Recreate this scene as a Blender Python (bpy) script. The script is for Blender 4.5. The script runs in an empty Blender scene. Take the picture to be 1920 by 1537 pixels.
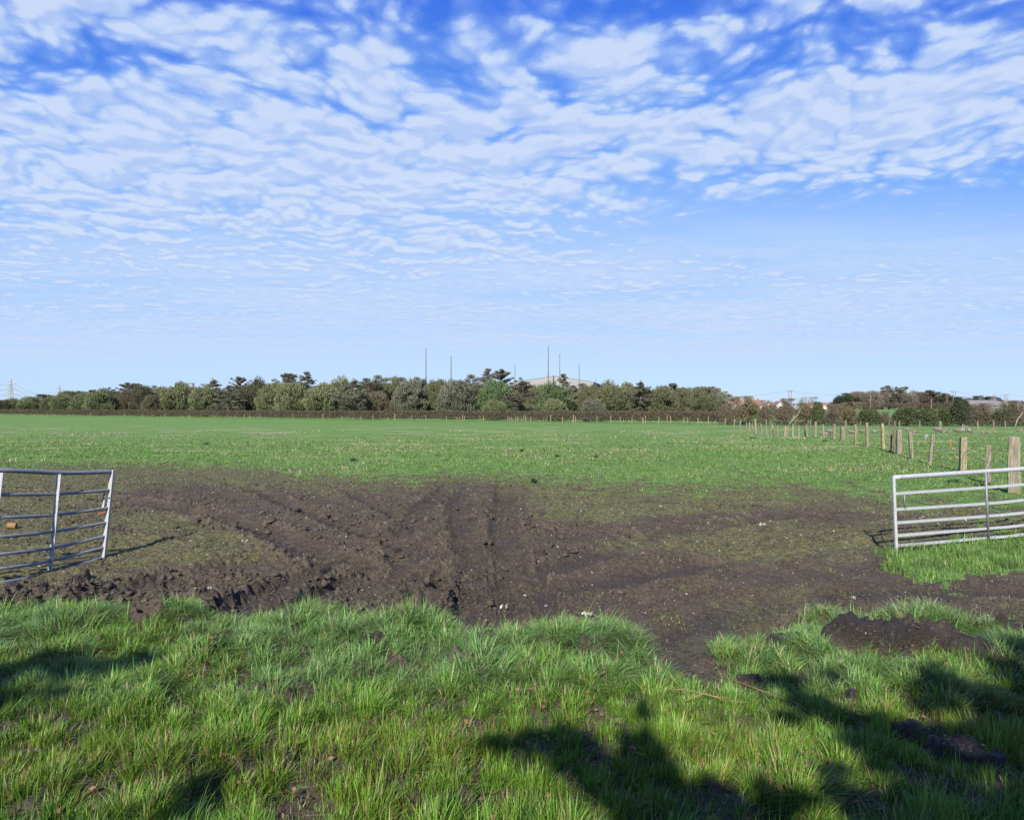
import bpy, math, random
import numpy as np
from mathutils import Vector, Matrix

# ------------------------------------------------------------------ camera, sky, sun, exposure
S = bpy.context.scene
COL = S.collection
F, H, CX, HY = 1250.0, 1.9, 960.0, 766.0       # focal length in photo pixels, eye height, centre, horizon row
cam = bpy.data.cameras.new('camera'); co = bpy.data.objects.new('camera', cam); COL.objects.link(co)
co.location = (0, 0, H); co.rotation_euler = (math.radians(90), 0, 0)
cam.sensor_width = 36; cam.lens = 36 * F / 1920; cam.shift_y = -2.5 / 1920
cam.clip_start = 0.05; cam.clip_end = 20000
S.camera = co
S.render.resolution_x, S.render.resolution_y = 1024, 819
S.view_settings.view_transform = 'Standard'; S.view_settings.look = 'None'
EXPO = 0.90
S.view_settings.gamma = 1; S.view_settings.exposure = EXPO
S.cycles.max_bounces = 5; S.cycles.diffuse_bounces = 2; S.cycles.glossy_bounces = 2
S.cycles.transmission_bounces = 2; S.cycles.transparent_max_bounces = 4
SUN_EL, SUN_AZ = math.radians(35), math.radians(-14)     # behind the camera, a little to the left
TO_SUN = Vector((math.sin(SUN_AZ) * math.cos(SUN_EL), -math.cos(SUN_AZ) * math.cos(SUN_EL), math.sin(SUN_EL)))


class NT:
    def __init__(s, t): s.t = t
    def n(s, typ, ins=None, **kw):
        nd = s.t.nodes.new(typ)
        for k, v in kw.items(): setattr(nd, k, v)
        for k, v in (ins or {}).items():
            if isinstance(v, bpy.types.NodeSocket): s.t.links.new(v, nd.inputs[k])
            else: nd.inputs[k].default_value = v
        return nd
    def m(s, op, a, b=None, c=None, clamp=False):
        ins = {0: a}
        if b is not None: ins[1] = b
        if c is not None: ins[2] = c
        return s.n('ShaderNodeMath', ins, operation=op, use_clamp=clamp).outputs[0]
    def noise(s, vec, scale, detail=4, rough=0.5, dist=0.0, out=0, **kw):
        return s.n('ShaderNodeTexNoise', {'Vector': vec, 'Scale': scale, 'Detail': detail, 'Roughness': rough, 'Distortion': dist}, **kw).outputs[out]
    def step(s, v, a, b, lo=0.0, hi=1.0):
        return s.n('ShaderNodeMapRange', {0: v, 1: a, 2: b, 3: lo, 4: hi}, interpolation_type='SMOOTHSTEP').outputs[0]
    def lin(s, v, a, b, lo=0.0, hi=1.0):
        return s.n('ShaderNodeMapRange', {0: v, 1: a, 2: b, 3: lo, 4: hi}).outputs[0]
    def mix(s, f, a, b, bt='MIX'):
        def c(v): return v if isinstance(v, bpy.types.NodeSocket) else (tuple(v) + (1,))[:4]
        nd = s.t.nodes.new('ShaderNodeMix'); nd.data_type = 'RGBA'; nd.blend_type = bt
        for k, v in ((0, f), (6, c(a)), (7, c(b))):
            if isinstance(v, bpy.types.NodeSocket): s.t.links.new(v, nd.inputs[k])
            else: nd.inputs[k].default_value = v
        return nd.outputs[2]
    def xyz(s, x, y, z): return s.n('ShaderNodeCombineXYZ', {0: x, 1: y, 2: z}).outputs[0]


def build_world():
    w = bpy.data.worlds.new('World'); S.world = w; w.use_nodes = True
    t = w.node_tree; t.nodes.clear(); N = NT(t)
    sky = N.n('ShaderNodeTexSky', sky_type='NISHITA', sun_disc=False)
    sky.sun_elevation = SUN_EL
    sky.sun_rotation = math.pi - SUN_AZ
    sky.air_density = 1.0; sky.dust_density = 0.25; sky.ozone_density = 2.0
    d = N.n('ShaderNodeTexCoord').outputs['Generated']
    sp = N.n('ShaderNodeSeparateXYZ', {0: d})
    z = N.m('MAXIMUM', sp.outputs[2], 0.012)
    u = N.m('DIVIDE', sp.outputs[0], z); v = N.m('DIVIDE', sp.outputs[1], z)
    el = N.m('DIVIDE', sp.outputs[2], N.m('MAXIMUM', sp.outputs[1], 0.05))       # tangent of elevation ahead
    # blue of the clear air: the deep blue aloft and the paler air low down
    K = 1 / (0.095 * 2 ** EXPO)
    cr = N.n('ShaderNodeValToRGB', {0: N.lin(el, 0.0, 0.62)}); ramp = cr.color_ramp
    stops = [(0.0, (.48, .69, .97)), (.16, (.43, .66, 1.0)), (.42, (.26, .51, 1.0)), (.62, (.115, .34, .96)), (1.0, (.036, .165, .83))]
    while len(ramp.elements) < len(stops): ramp.elements.new(.5)
    for e_, (p_, c_) in zip(ramp.elements, stops): e_.position = p_; e_.color = c_ + (1,)
    air = N.n('ShaderNodeVectorMath', {0: cr.outputs[0], 3: K}, operation='SCALE').outputs[0]
    blue = N.mix(0.90, sky.outputs[0], air)
    def kc(*c): return tuple(v * K for v in c)
    # cloud sheet, laid out on a plane high above the ground
    vq = N.m('MAXIMUM', N.m('ABSOLUTE', v), 0.05)
    p = N.xyz(N.m('MULTIPLY', u, N.m('MULTIPLY', N.m('POWER', vq, -0.38), 1.15)), N.m('MULTIPLY', N.m('POWER', vq, 0.62), 1.5), 0.0)      # puffs have depth as well as breadth
    def shift(vec, by, amt):
        q_ = N.n('ShaderNodeVectorMath', {0: by, 1: (-0.5, -0.5, -0.5)}, operation='ADD').outputs[0]
        q_ = N.n('ShaderNodeVectorMath', {0: q_, 3: amt}, operation='SCALE').outputs[0]
        return N.n('ShaderNodeVectorMath', {0: vec, 1: q_}, operation='ADD').outputs[0]
    pw = shift(p, N.noise(p, 1.7, 2, 0.5, out=1), 0.40)
    pw = shift(pw, N.noise(p, 11, 3, 0.6, out=1), 0.075)

    def dens(vec):
        st = N.n('ShaderNodeVectorMath', {0: vec, 1: (0.80, 1.0, 1.0)}, operation='MULTIPLY').outputs[0]
        vo = N.n('ShaderNodeTexVoronoi', {'Vector': st, 'Scale': 7.4, 'Smoothness': 0.35, 'Randomness': 1.0}, voronoi_dimensions='2D', feature='SMOOTH_F1').outputs['Distance']
        v2 = N.n('ShaderNodeTexVoronoi', {'Vector': st, 'Scale': 19.0, 'Smoothness': 0.35, 'Randomness': 1.0}, voronoi_dimensions='2D', feature='SMOOTH_F1').outputs['Distance']
        puff = N.m('SUBTRACT', 1.0, N.m('MULTIPLY', vo, 1.30))
        puff2 = N.m('SUBTRACT', 0.5, N.m('MULTIPLY', v2, 1.0))
        fine = N.noise(st, 7.5, 7, 0.62)
        return N.m('ADD', N.m('ADD', N.m('MULTIPLY', puff, 0.60), N.m('MULTIPLY', puff2, 0.55)), N.m('MULTIPLY', fine, 0.75))
    d0 = dens(pw)
    d1 = dens(N.n('ShaderNodeVectorMath', {0: pw, 1: (0.006, -0.052, 0.0)}, operation='ADD').outputs[0])
    big = N.noise(p, 1.3, 4, 0.55)
    cov = N.m('ADD', N.m('MULTIPLY', N.m('SUBTRACT', big, 0.5), 1.1), -0.14)
    # where the sheet thickens and where it opens (photo column, row, radius u, radius v, amount)
    spots = [(1180, 215, .75, .35, .22), (700, 260, .8, .5, .20), (1750, 270, .9, .5, .30), (250, 250, 1.0, .5, .14),
             (1000, 330, 1.4, .6, .20), (300, 400, 1.6, 1.0, .26), (850, 440, 1.2, .9, .16), (1180, 85, .26, .12, .26), (60, 20, .35, .12, .20), (230, 60, .12, .25, .14),
             (600, 90, .35, .2, .16), (480, 40, .2, .12, .10), (1740, 150, .30, .12, .22), (1540, 20, .22, .12, .26), (1850, 60, .2, .10, .16), (480, 190, .4, .2, .10), (820, 90, .2, .1, .10), (1790, 404, .30, .14, .40),
             (90, 130, .26, .14, -.30), (1390, 140, .16, .13, -.34), (1640, 80, .20, .08, -.30), (1900, 20, .2, .12, -.12), (600, 5, .25, .08, -.16),
             (900, 25, .34, .10, -.26), (1580, 405, .9, .6, -.60), (1880, 440, .9, .8, -.45), (1250, 440, .7, .4, -.26),
             (950, 160, .22, .10, -.2), (600, 200, .20, .10, -.14), (330, 130, .16, .10, -.16)]
    for px, py, ru, rv, a in spots:
        te = (HY - py) / F; v0 = 1 / te; u0 = (px - CX) / F * v0
        q = N.m('ADD', N.m('POWER', N.m('MULTIPLY', N.m('SUBTRACT', u, u0), 1 / ru), 2.0), N.m('POWER', N.m('MULTIPLY', N.m('SUBTRACT', v, v0), 1 / rv), 2.0))
        cov = N.m('ADD', cov, N.m('MULTIPLY', N.m('EXPONENT', N.m('MULTIPLY', q, -1.0)), a))
    cov = N.m('SUBTRACT', cov, N.step(el, .44, .62, 0.0, .13))
    tot = N.m('ADD', d0, cov)
    thick = N.m('ADD', N.m('MULTIPLY', N.step(tot, 0.05, 0.62), 0.38), N.m('MULTIPLY', N.step(tot, 0.38, 0.84), 0.56))
    # thin veil that spreads low in the sky and dies out over the horizon
    veiln = N.noise(N.xyz(N.m('MULTIPLY', u, 0.30), N.m('MULTIPLY', v, 0.55), 3.0), 1.2, 6, 0.6, 0.6)
    veil = N.m('MULTIPLY', N.step(veiln, 0.22, 0.60), N.step(el, 0.34, 0.19, 0.0, 0.92))
    veil = N.m('MULTIPLY', veil, N.step(el, 0.03, 0.10))
    veil = N.m('MAXIMUM', veil, N.m('MULTIPLY', N.m('MULTIPLY', N.step(el, .04, .11), N.step(el, .38, .22)), 0.36))
    thick = N.m('MULTIPLY', thick, N.step(el, 0.10, 0.24, 0.70, 1.0))
    thick = N.m('MULTIPLY', thick, N.step(el, 0.05, 0.13))
    lit = N.m('SUBTRACT', d0, d1)
    shade = N.step(lit, -0.28, 0.26)
    cc = N.mix(shade, kc(.48, .62, .93), kc(.64, .755, .96))
    cc = N.mix(N.step(tot, 0.40, 0.98), kc(.40, .59, .96), cc)
    col = N.mix(veil, blue, kc(.60, .735, .965))
    col = N.mix(N.m('MULTIPLY', thick, 0.97), col, cc)
    bg = N.n('ShaderNodeBackground', {0: col, 1: 0.095})
    out = N.n('ShaderNodeOutputWorld'); t.links.new(bg.outputs[0], out.inputs[0])


build_world()
sl = bpy.data.lights.new('sun', 'SUN'); so = bpy.data.objects.new('sun', sl); COL.objects.link(so)
sl.energy = 4.8; sl.angle = math.radians(0.6); sl.color = (1.0, 0.95, 0.87)
so.rotation_euler = (-TO_SUN).to_track_quat('-Z', 'Y').to_euler(); so.location = TO_SUN * 60

# ------------------------------------------------------------------ helpers
rng = np.random.default_rng(7)
random.seed(7)


def sst(a, b, v):
    t = np.clip((v - a) / (b - a), 0, 1); return t * t * (3 - 2 * t)


def _h(ix, iy, seed):
    h = (ix.astype(np.uint32) * np.uint32(374761393)) ^ (iy.astype(np.uint32) * np.uint32(668265263)) ^ np.uint32((seed * 2246822519) & 0xffffffff)
    h = (h ^ (h >> np.uint32(13))) * np.uint32(1274126177)
    h ^= h >> np.uint32(16)
    return h


def noise(x, y, seed=0):
    x = np.asarray(x, np.float32) + 1000; y = np.asarray(y, np.float32) + 1000
    x0 = np.floor(x); y0 = np.floor(y); fx = x - x0; fy = y - y0
    ix = x0.astype(np.int32); iy = y0.astype(np.int32)
    ux = fx * fx * fx * (fx * (fx * 6 - 15) + 10); uy = fy * fy * fy * (fy * (fy * 6 - 15) + 10)
    def g(dx, dy):
        a = _h(ix + dx, iy + dy, seed).astype(np.float32) * np.float32(6.2831853 / 4294967296.0)
        return np.cos(a) * (fx - dx) + np.sin(a) * (fy - dy)
    a = g(0, 0); b = g(1, 0); c = g(0, 1); d = g(1, 1)
    a = a + (b - a) * ux; c = c + (d - c) * ux
    return (a + (c - a) * uy) * 1.4


def fbm(x, y, sc, octv=4, seed=0, gain=0.5):
    r = 0; a = 1.0
    for k in range(octv):
        r = r + a * noise(np.asarray(x) * sc, np.asarray(y) * sc, seed + k * 17); sc *= 2.03; a *= gain
    return r


def worley(x, y, sc, seed=0):
    x = np.asarray(x, np.float32) * sc + 1000; y = np.asarray(y, np.float32) * sc + 1000
    ix = np.floor(x).astype(np.int32); iy = np.floor(y).astype(np.int32); best = np.full(x.shape, 9.0, np.float32)
    for dx in (-1, 0, 1):
        for dy in (-1, 0, 1):
            a = _h(ix + dx, iy + dy, seed).astype(np.float32) / 4294967296.0; b = _h(ix + dx, iy + dy, seed + 5).astype(np.float32) / 4294967296.0
            best = np.minimum(best, np.hypot(ix + dx + a - x, iy + dy + b - y))
    return best


def cells(x, y, sc, seed=0):
    """nearest scattered centre: offset from it (m), distance and a number of its own"""
    X = np.asarray(x, np.float32) * sc + 1000; Y = np.asarray(y, np.float32) * sc + 1000
    ix = np.floor(X).astype(np.int32); iy = np.floor(Y).astype(np.int32); best = np.full(X.shape, 9.0, np.float32)
    ox = np.zeros_like(X); oy = np.zeros_like(X); idn = np.zeros_like(X)
    for dx in (-1, 0, 1):
        for dy in (-1, 0, 1):
            a = _h(ix + dx, iy + dy, seed).astype(np.float32) / 4294967296.0; b = _h(ix + dx, iy + dy, seed + 5).astype(np.float32) / 4294967296.0
            qx = X - (ix + dx + a); qy = Y - (iy + dy + b); d = np.hypot(qx, qy); k = d < best
            best = np.where(k, d, best); ox = np.where(k, qx, ox); oy = np.where(k, qy, oy); idn = np.where(k, (a * 7.31 + b * 3.77) % 1.0, idn)
    return ox / sc, oy / sc, best, idn


def W(px, py, Y): return Vector(((px - CX) / F * Y, Y, H + (HY - py) / F * Y))


def mesh_np(name, verts, loops, starts, mat, parent=None, smooth=False, attrs=None):
    me = bpy.data.meshes.new(name)
    verts = np.ascontiguousarray(verts, np.float32)
    me.vertices.add(len(verts)); me.vertices.foreach_set('co', verts.ravel())
    me.loops.add(len(loops)); me.loops.foreach_set('vertex_index', np.ascontiguousarray(loops, np.int32))
    me.polygons.add(len(starts)); me.polygons.foreach_set('loop_start', np.ascontiguousarray(starts, np.int32))
    if smooth: me.polygons.foreach_set('use_smooth', np.ones(len(starts), bool))
    for k, v in (attrs or {}).items():
        v = np.ascontiguousarray(v, np.float32)
        if v.ndim == 2:
            if v.shape[1] == 3: v = np.concatenate([v, np.ones((len(v), 1), np.float32)], 1)
            a = me.attributes.new(k, 'FLOAT_COLOR', 'POINT'); a.data.foreach_set('color', v.ravel())
        else:
            a = me.attributes.new(k, 'FLOAT', 'POINT'); a.data.foreach_set('value', v)
    me.update(calc_edges=True)
    if mat: me.materials.append(mat)
    o = bpy.data.objects.new(name, me); COL.objects.link(o)
    if parent: o.parent = parent
    return o


def tag(o, label=None, cat=None, group=None, kind=None):
    if label: o['label'] = label
    if cat: o['category'] = cat
    if group: o['group'] = group
    if kind: o['kind'] = kind
    return o


def empty(name, loc, label=None, cat=None, group=None, rz=0.0):
    o = bpy.data.objects.new(name, None); COL.objects.link(o); o.location = loc; o.rotation_euler = (0, 0, rz)
    o.empty_display_size = 0.3
    return tag(o, label, cat, group)


class MB:
    """collects shapes that end up in one mesh object"""
    def __init__(s): s.v = []; s.f = []
    def add(s, vs, fs):
        b = len(s.v); s.v += [tuple(p) for p in vs]; s.f += [tuple(b + i for i in f) for f in fs]; return s
    def box(s, c, d, rot=None):
        vs = [Vector((x * d[0] / 2, y * d[1] / 2, z * d[2] / 2)) for x in (-1, 1) for y in (-1, 1) for z in (-1, 1)]
        if rot: vs = [rot @ p for p in vs]
        return s.add([p + Vector(c) for p in vs], [(0, 1, 3, 2), (4, 6, 7, 5), (0, 4, 5, 1), (2, 3, 7, 6), (0, 2, 6, 4), (1, 5, 7, 3)])
    def tube(s, path, rad, n=8, sq=(1, 1), cap=True, phase=0.0):
        path = [Vector(p) for p in path]; m = len(path)
        if not hasattr(rad, '__len__'): rad = [rad] * m
        b = len(s.v); up = None
        for i, p in enumerate(path):
            t = (path[min(i + 1, m - 1)] - path[max(i - 1, 0)]).normalized()
            if up is None: up = Vector((0, 0, 1)) if abs(t.z) < .9 else Vector((1, 0, 0))
            sd = t.cross(up).normalized(); u2 = sd.cross(t).normalized(); up = u2
            for k in range(n):
                a = 2 * math.pi * k / n + phase
                s.v.append(tuple(p + sd * math.cos(a) * rad[i] * sq[0] + u2 * math.sin(a) * rad[i] * sq[1]))
        for i in range(m - 1):
            for k in range(n):
                s.f.append((b + i * n + k, b + i * n + (k + 1) % n, b + (i + 1) * n + (k + 1) % n, b + (i + 1) * n + k))
        if cap:
            s.f.append(tuple(b + k for k in range(n))[::-1]); s.f.append(tuple(b + (m - 1) * n + k for k in range(n)))
        return s
    def build(s, name, mat, parent=None, smooth=False, attrs=None):
        me = bpy.data.meshes.new(name); me.from_pydata(s.v, [], s.f); me.update()
        if smooth: me.polygons.foreach_set('use_smooth', [True] * len(me.polygons))
        if mat: me.materials.append(mat)
        o = bpy.data.objects.new(name, me); COL.objects.link(o)
        if parent: o.parent = parent
        return o


def copy_tree(o, parent=None):
    kids = list(o.children)
    c = o.copy(); COL.objects.link(c); c.parent = parent
    for ch in kids: copy_tree(ch, c)
    return c


# ------------------------------------------------------------------ materials
def new_mat(name):
    m = bpy.data.materials.new(name); m.use_nodes = True; t = m.node_tree; t.nodes.clear(); N = NT(t)
    return m, N


def finish(N, col, rough=0.8, bump=None, bs=0.5, bd=0.02, metal=0.0, spec=0.3, transl=0.0):
    ins = {'Base Color': col if isinstance(col, bpy.types.NodeSocket) else tuple(col) + (1,), 'Roughness': rough, 'Metallic': metal, 'Specular IOR Level': spec}
    al = 0.76
    col = N.mix(1.0, col, (al, al, al * .96), 'MULTIPLY'); ins['Base Color'] = col
    if bump is not None:
        ins['Normal'] = N.n('ShaderNodeBump', {'Height': bump, 'Strength': bs, 'Distance': bd}).outputs[0]
    sh = N.n('ShaderNodeBsdfPrincipled', ins).outputs[0]
    if transl:
        tr = N.n('ShaderNodeBsdfTranslucent', {0: col if isinstance(col, bpy.types.NodeSocket) else tuple(col) + (1,)}).outputs[0]
        sh = N.n('ShaderNodeMixShader', {0: transl, 1: sh, 2: tr}).outputs[0]
    o = N.n('ShaderNodeOutputMaterial'); N.t.links.new(sh, o.inputs[0])


def simple(name, c1, c2=None, scale=8.0, rough=0.8, metal=0.0, bs=0.3, bd=0.01, spec=0.3, stretch=(1, 1, 1), detail=5):
    m, N = new_mat(name)
    p = N.n('ShaderNodeTexCoord').outputs['Object']
    p = N.n('ShaderNodeVectorMath', {0: p, 1: stretch}, operation='MULTIPLY').outputs[0]
    n = N.noise(p, scale, detail, 0.6)
    finish(N, N.mix(N.step(n, 0.35, 0.65), c1, c2 or c1), rough, n, bs, bd, metal, spec)
    return m


def foliage(name, vary=0.45, scale=0.9, transl=0.15):
    """leaf and twig material; the tree's own colour comes from its object colour"""
    m, N = new_mat(name)
    oi = N.n('ShaderNodeObjectInfo')
    a = N.n('ShaderNodeAttribute', attribute_name='rnd').outputs['Fac']
    p = N.n('ShaderNodeTexCoord').outputs['Object']
    n = N.noise(p, scale, 3, 0.6)
    f = N.m('ADD', N.m('MULTIPLY', a, vary), N.m('MULTIPLY', n, 0.6))
    f = N.m('ADD', f, 0.72 - vary * 0.4)
    col = N.mix(1.0, oi.outputs['Color'], N.xyz(f, f, f), 'MULTIPLY')
    finish(N, col, 0.75, spec=0.2, transl=transl)
    return m


M_FOL = foliage('twig_foliage'); M_PINE = foliage('needle_foliage', 0.5, 1.5, 0.08)
M_BARK = simple('grey_bark', (.13, .11, .09), (.20, .17, .14), 6, stretch=(1, 1, .25))
M_PINEBARK = simple('pine_bark', (.17, .11, .08), (.23, .15, .11), 5, stretch=(1, 1, .3))
M_STRAW = simple('bleached_stem', (.42, .34, .22), (.28, .23, .15), 9)
M_MAST = simple('mast_steel', (.19, .185, .185), (.24, .235, .23), 1, 0.6)
M_WIRE = simple('galvanised_wire', (.24, .25, .26), (.35, .36, .38), 30, 0.5, 0.6)


def wood_mat():
    m, N = new_mat('weathered_post_wood')
    oc = N.n('ShaderNodeTexCoord').outputs['Object']; col = N.n('ShaderNodeObjectInfo').outputs['Color']
    g = N.noise(N.n('ShaderNodeVectorMath', {0: oc, 1: (30, 30, 2.2)}, operation='MULTIPLY').outputs[0], 1.3, 6, 0.65)
    base = N.mix(1.0, col, N.mix(N.step(g, .38, .62), (.62, .60, .56), (1.25, 1.22, 1.15)), 'MULTIPLY')
    li = N.noise(oc, 22, 4, 0.6); z = N.n('ShaderNodeSeparateXYZ', {0: oc}).outputs[2]
    moss = N.m('MULTIPLY', N.step(N.noise(oc, 6, 4, .7), .48, .62), N.step(z, 1.0, 0.0, 0.25, 0.9))
    base = N.mix(moss, base, (.20, .19, .06))
    base = N.mix(N.m('MULTIPLY', N.step(li, .62, .70), .55), base, (.50, .36, .04))
    crack = N.noise(N.n('ShaderNodeVectorMath', {0: oc, 1: (55, 55, 2.5)}, operation='MULTIPLY').outputs[0], 1, 3, .6)
    base = N.mix(N.m('MULTIPLY', N.step(crack, .36, .30), .6), base, (.07, .055, .045))
    finish(N, base, 0.9, N.m('ADD', g, N.m('MULTIPLY', crack, 0.8)), 0.6, 0.01, spec=0.15)
    return m


M_WOOD = wood_mat()


def blade_mat():
    m, N = new_mat('grass_blades')
    c = N.n('ShaderNodeAttribute', attribute_name='tint').outputs['Color']
    finish(N, c, 0.48, spec=0.35, transl=0.30)
    return m


M_BLADE = blade_mat()


def ground_mat():
    m, N = new_mat('field_ground')
    pos = N.n('ShaderNodeNewGeometry').outputs['Position']
    def A(k): return N.n('ShaderNodeAttribute', attribute_name=k).outputs['Fac']
    g = A('grass'); wet_shade = A('wet_shade'); crust = A('crust'); moss = A('moss')
    n1 = N.noise(pos, 0.35, 5, 0.6); n2 = N.noise(pos, 2.6, 6, 0.62); n3 = N.noise(pos, 14, 6, 0.65); n4 = N.noise(pos, 60, 4, 0.6)
    mud = N.mix(N.step(n2, .35, .65), (.074, .055, .040), (.106, .081, .060))
    mud = N.mix(N.m('MULTIPLY', N.step(n3, .45, .7), .4), mud, (.130, .103, .080))
    mud = N.mix(wet_shade, mud, (.036, .028, .023))
    mud = N.mix(N.m('MULTIPLY', crust, N.step(N.noise(pos, 9, 6, .7), .47, .60)), mud, (.24, .197, .157))
    crevice_shade = N.noise(N.n('ShaderNodeVectorMath', {0: pos, 1: (1, 1, 1)}, operation='MULTIPLY').outputs[0], 19, 5, .7, .6)
    mud = N.mix(N.m('MULTIPLY', N.step(crevice_shade, .44, .36), .75), mud, (.022, .017, .014))  # shade of the crevices between clods, painted into the mud colour
    dist = N.n('ShaderNodeVectorMath', {0: pos}, operation='LENGTH').outputs['Value']
    grn = N.mix(N.step(n1, .35, .65), (.150, .262, .058), (.115, .218, .045))
    grn = N.mix(N.m('MULTIPLY', N.step(n2, .42, .66), .45), grn, (.185, .300, .072))
    grn = N.mix(N.m('MULTIPLY', N.step(n3, .5, .7), .45), grn, (.085, .165, .042))
    # pale dead stems that lie in drifts across the pasture
    sy = N.n('ShaderNodeVectorMath', {0: pos, 1: (0.45, 0.9, 1.0)}, operation='MULTIPLY').outputs[0]
    dr = N.m('MULTIPLY', N.step(N.noise(sy, 0.42, 6, 0.66, 0.4), .52, .62), N.step(N.noise(pos, 7, 4, .6), .42, .56))
    strk = N.noise(N.n('ShaderNodeVectorMath', {0: pos, 1: (0.12, 0.6, 1.0)}, operation='MULTIPLY').outputs[0], 1.0, 5, .6)
    grn = N.mix(N.m('MULTIPLY', N.step(strk, .42, .62), .5), grn, (.100, .200, .050))
    dr = N.m('MULTIPLY', dr, A('dry'))
    grn = N.mix(dr, grn, (.42, .36, .21))
    mossc = N.mix(N.step(n3, .4, .6), (.100, .106, .032), (.185, .172, .078))
    mf = N.m('MULTIPLY', moss, N.step(N.m('ADD', N.m('MULTIPLY', n3, .5), N.m('MULTIPLY', n2, .5)), .395, .505))
    base = N.mix(mf, mud, mossc)
    gf = N.step(N.m('ADD', g, N.m('MULTIPLY', N.m('SUBTRACT', N.m('ADD', n3, n2), 1.0), 1.5)), 0.38, 0.62)
    base = N.mix(gf, base, grn)
    fk = N.noise(pos, 34, 3, .75)
    base = N.mix(N.m('MULTIPLY', N.m('MULTIPLY', N.step(fk, .60, .66), N.m('SUBTRACT', 1.0, gf)), .55), base, (.26, .215, .16))
    base = N.mix(N.m('MULTIPLY', N.m('MULTIPLY', N.step(fk, .42, .36), N.m('SUBTRACT', 1.0, gf)), .70), base, (.026, .020, .016))
    # little stones
    vo = N.n('ShaderNodeTexVoronoi', {'Vector': pos, 'Scale': 11, 'Randomness': 1}, feature='F1')
    st = N.m('MULTIPLY', N.m('LESS_THAN', vo.outputs['Distance'], 0.075), N.m('GREATER_THAN', N.n('ShaderNodeSeparateXYZ', {0: vo.outputs['Color']}).outputs[0], .82))
    st = N.m('MULTIPLY', st, N.m('SUBTRACT', 1.0, gf))
    base = N.mix(st, base, (.42, .37, .30))
    ro = N.m('SUBTRACT', 0.92, N.m('MULTIPLY', wet_shade, N.step(n2, .35, .65, .30, .58)))
    b = N.m('ADD', N.m('MULTIPLY', n3, .8), N.m('MULTIPLY', n4, .45))
    finish(N, base, ro, b, 1.0, 0.055, spec=0.25)
    return m


M_GROUND = ground_mat()

# ------------------------------------------------------------------ the ground: where it is grass, moss and mud
EDGE = np.array([(-900, 1175), (-300, 1165), (0, 1152), (90, 1136), (200, 1150), (262, 1162), (300, 1150), (350, 1142), (400, 1176), (480, 1172), (540, 1158), (620, 1160), (670, 1170), (735, 1168),
                 (800, 1160), (840, 1186), (920, 1200), (1000, 1196), (1060, 1190), (1160, 1192), (1222, 1222), (1240, 1272), (1290, 1300), (1332, 1288), (1345, 1255), (1395, 1216), (1480, 1190),
                 (1510, 1164), (1620, 1170), (1700, 1166), (1800, 1178), (1880, 1196), (1935, 1205), (2200, 1210), (2900, 1220)], float)
TOP = np.array([(-900, 868), (0, 872), (200, 868), (450, 873), (620, 888), (760, 892), (860, 882), (1000, 893), (1200, 904), (1500, 905), (1600, 914), (1690, 930), (1800, 936), (2000, 950), (2900, 950)], float)


def py2y(py): return F * H / (py - HY)


def in_poly(px, py, poly, soft):
    px = px + 26 * fbm(px * .01, py * .03, 1.0, 4, 15, .6); py = py + 9 * fbm(px * .01 + 7, py * .03, 1.0, 4, 16, .6)
    poly = np.array(poly, float); n = len(poly); ins = np.zeros(px.shape, bool); dm = np.full(px.shape, 1e9)
    for i in range(n):
        (x1, y1), (x2, y2) = poly[i], poly[(i + 1) % n]
        c = (y1 > py) != (y2 > py)
        with np.errstate(divide='ignore', invalid='ignore'):
            xx = (x2 - x1) * (py - y1) / ((y2 - y1) or 1e-9) + x1
        ins ^= c & (px < xx)
        ex, ey = x2 - x1, (y2 - y1) * 2.2
        t = np.clip(((px - x1) * ex + (py - y1) * 2.2 * ey) / (ex * ex + ey * ey), 0, 1)
        dm = np.minimum(dm, np.hypot(px - x1 - t * ex, (py - y1) * 2.2 - t * ey))
    return sst(-soft, soft, np.where(ins, dm, -dm))


MOSS = [([(-500, 872), (230, 878), (330, 900), (240, 922), (220, 950), (420, 985), (500, 1035), (480, 1058), (300, 1062), (150, 1108), (-500, 1140)], .80),
        ([(200, 868), (420, 876), (600, 905), (640, 935), (420, 920), (250, 900)], .7),
        ([(985, 893), (1250, 902), (1500, 900), (1690, 930), (1700, 950), (1500, 955), (1300, 962), (1080, 985), (1000, 975)], 1.0),
        ([(1110, 1020), (1350, 985), (1690, 985), (1690, 1046), (1450, 1058), (1280, 1045)], .75),
        ([(1690, 940), (2300, 960), (2300, 1015), (1690, 1040)], .7),
        ([(1380, 1120), (1480, 1100), (1560, 1120), (1480, 1170), (1320, 1230), (1250, 1215)], .35)]
GATEGRASS = [(1648, 1052), (1700, 1034), (1800, 1020), (1860, 1008), (2600, 980), (2600, 1065), (1850, 1078), (1780, 1096), (1700, 1092), (1660, 1074)]
# tussocks of the verge: column, row of the root, radius m, height m
TUSS = [(330, 1172, .26, .10), (215, 1172, .38, .09), (90, 1185, .4, .06), (560, 1188, .36, .11), (640, 1200, .3, .07), (770, 1190, .34, .12), (700, 1215, .4, .08), (470, 1225, .4, .08), (940, 1225, .28, .09), (1060, 1235, .42, .15), (1165, 1240, .42, .15),
        (1120, 1290, .45, .08), (900, 1290, .5, .06), (1275, 1262, .13, .07), (1560, 1178, .27, .12), (1740, 1182, .34, .09), (1830, 1190, .28, .09), (1430, 1262, .3, .08), (1510, 1235, .2, .05), (1690, 1290, .4, .08), (1480, 1440, .3, .07), (1560, 1480, .3, .06),
        (450, 1370, .3, .07), (300, 1470, .35, .07), (620, 1450, .3, .05), (860, 1440, .25, .05), (1900, 1240, .3, .1), (1790, 1350, .2, .06), (240, 1330, .3, .05)]
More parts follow.
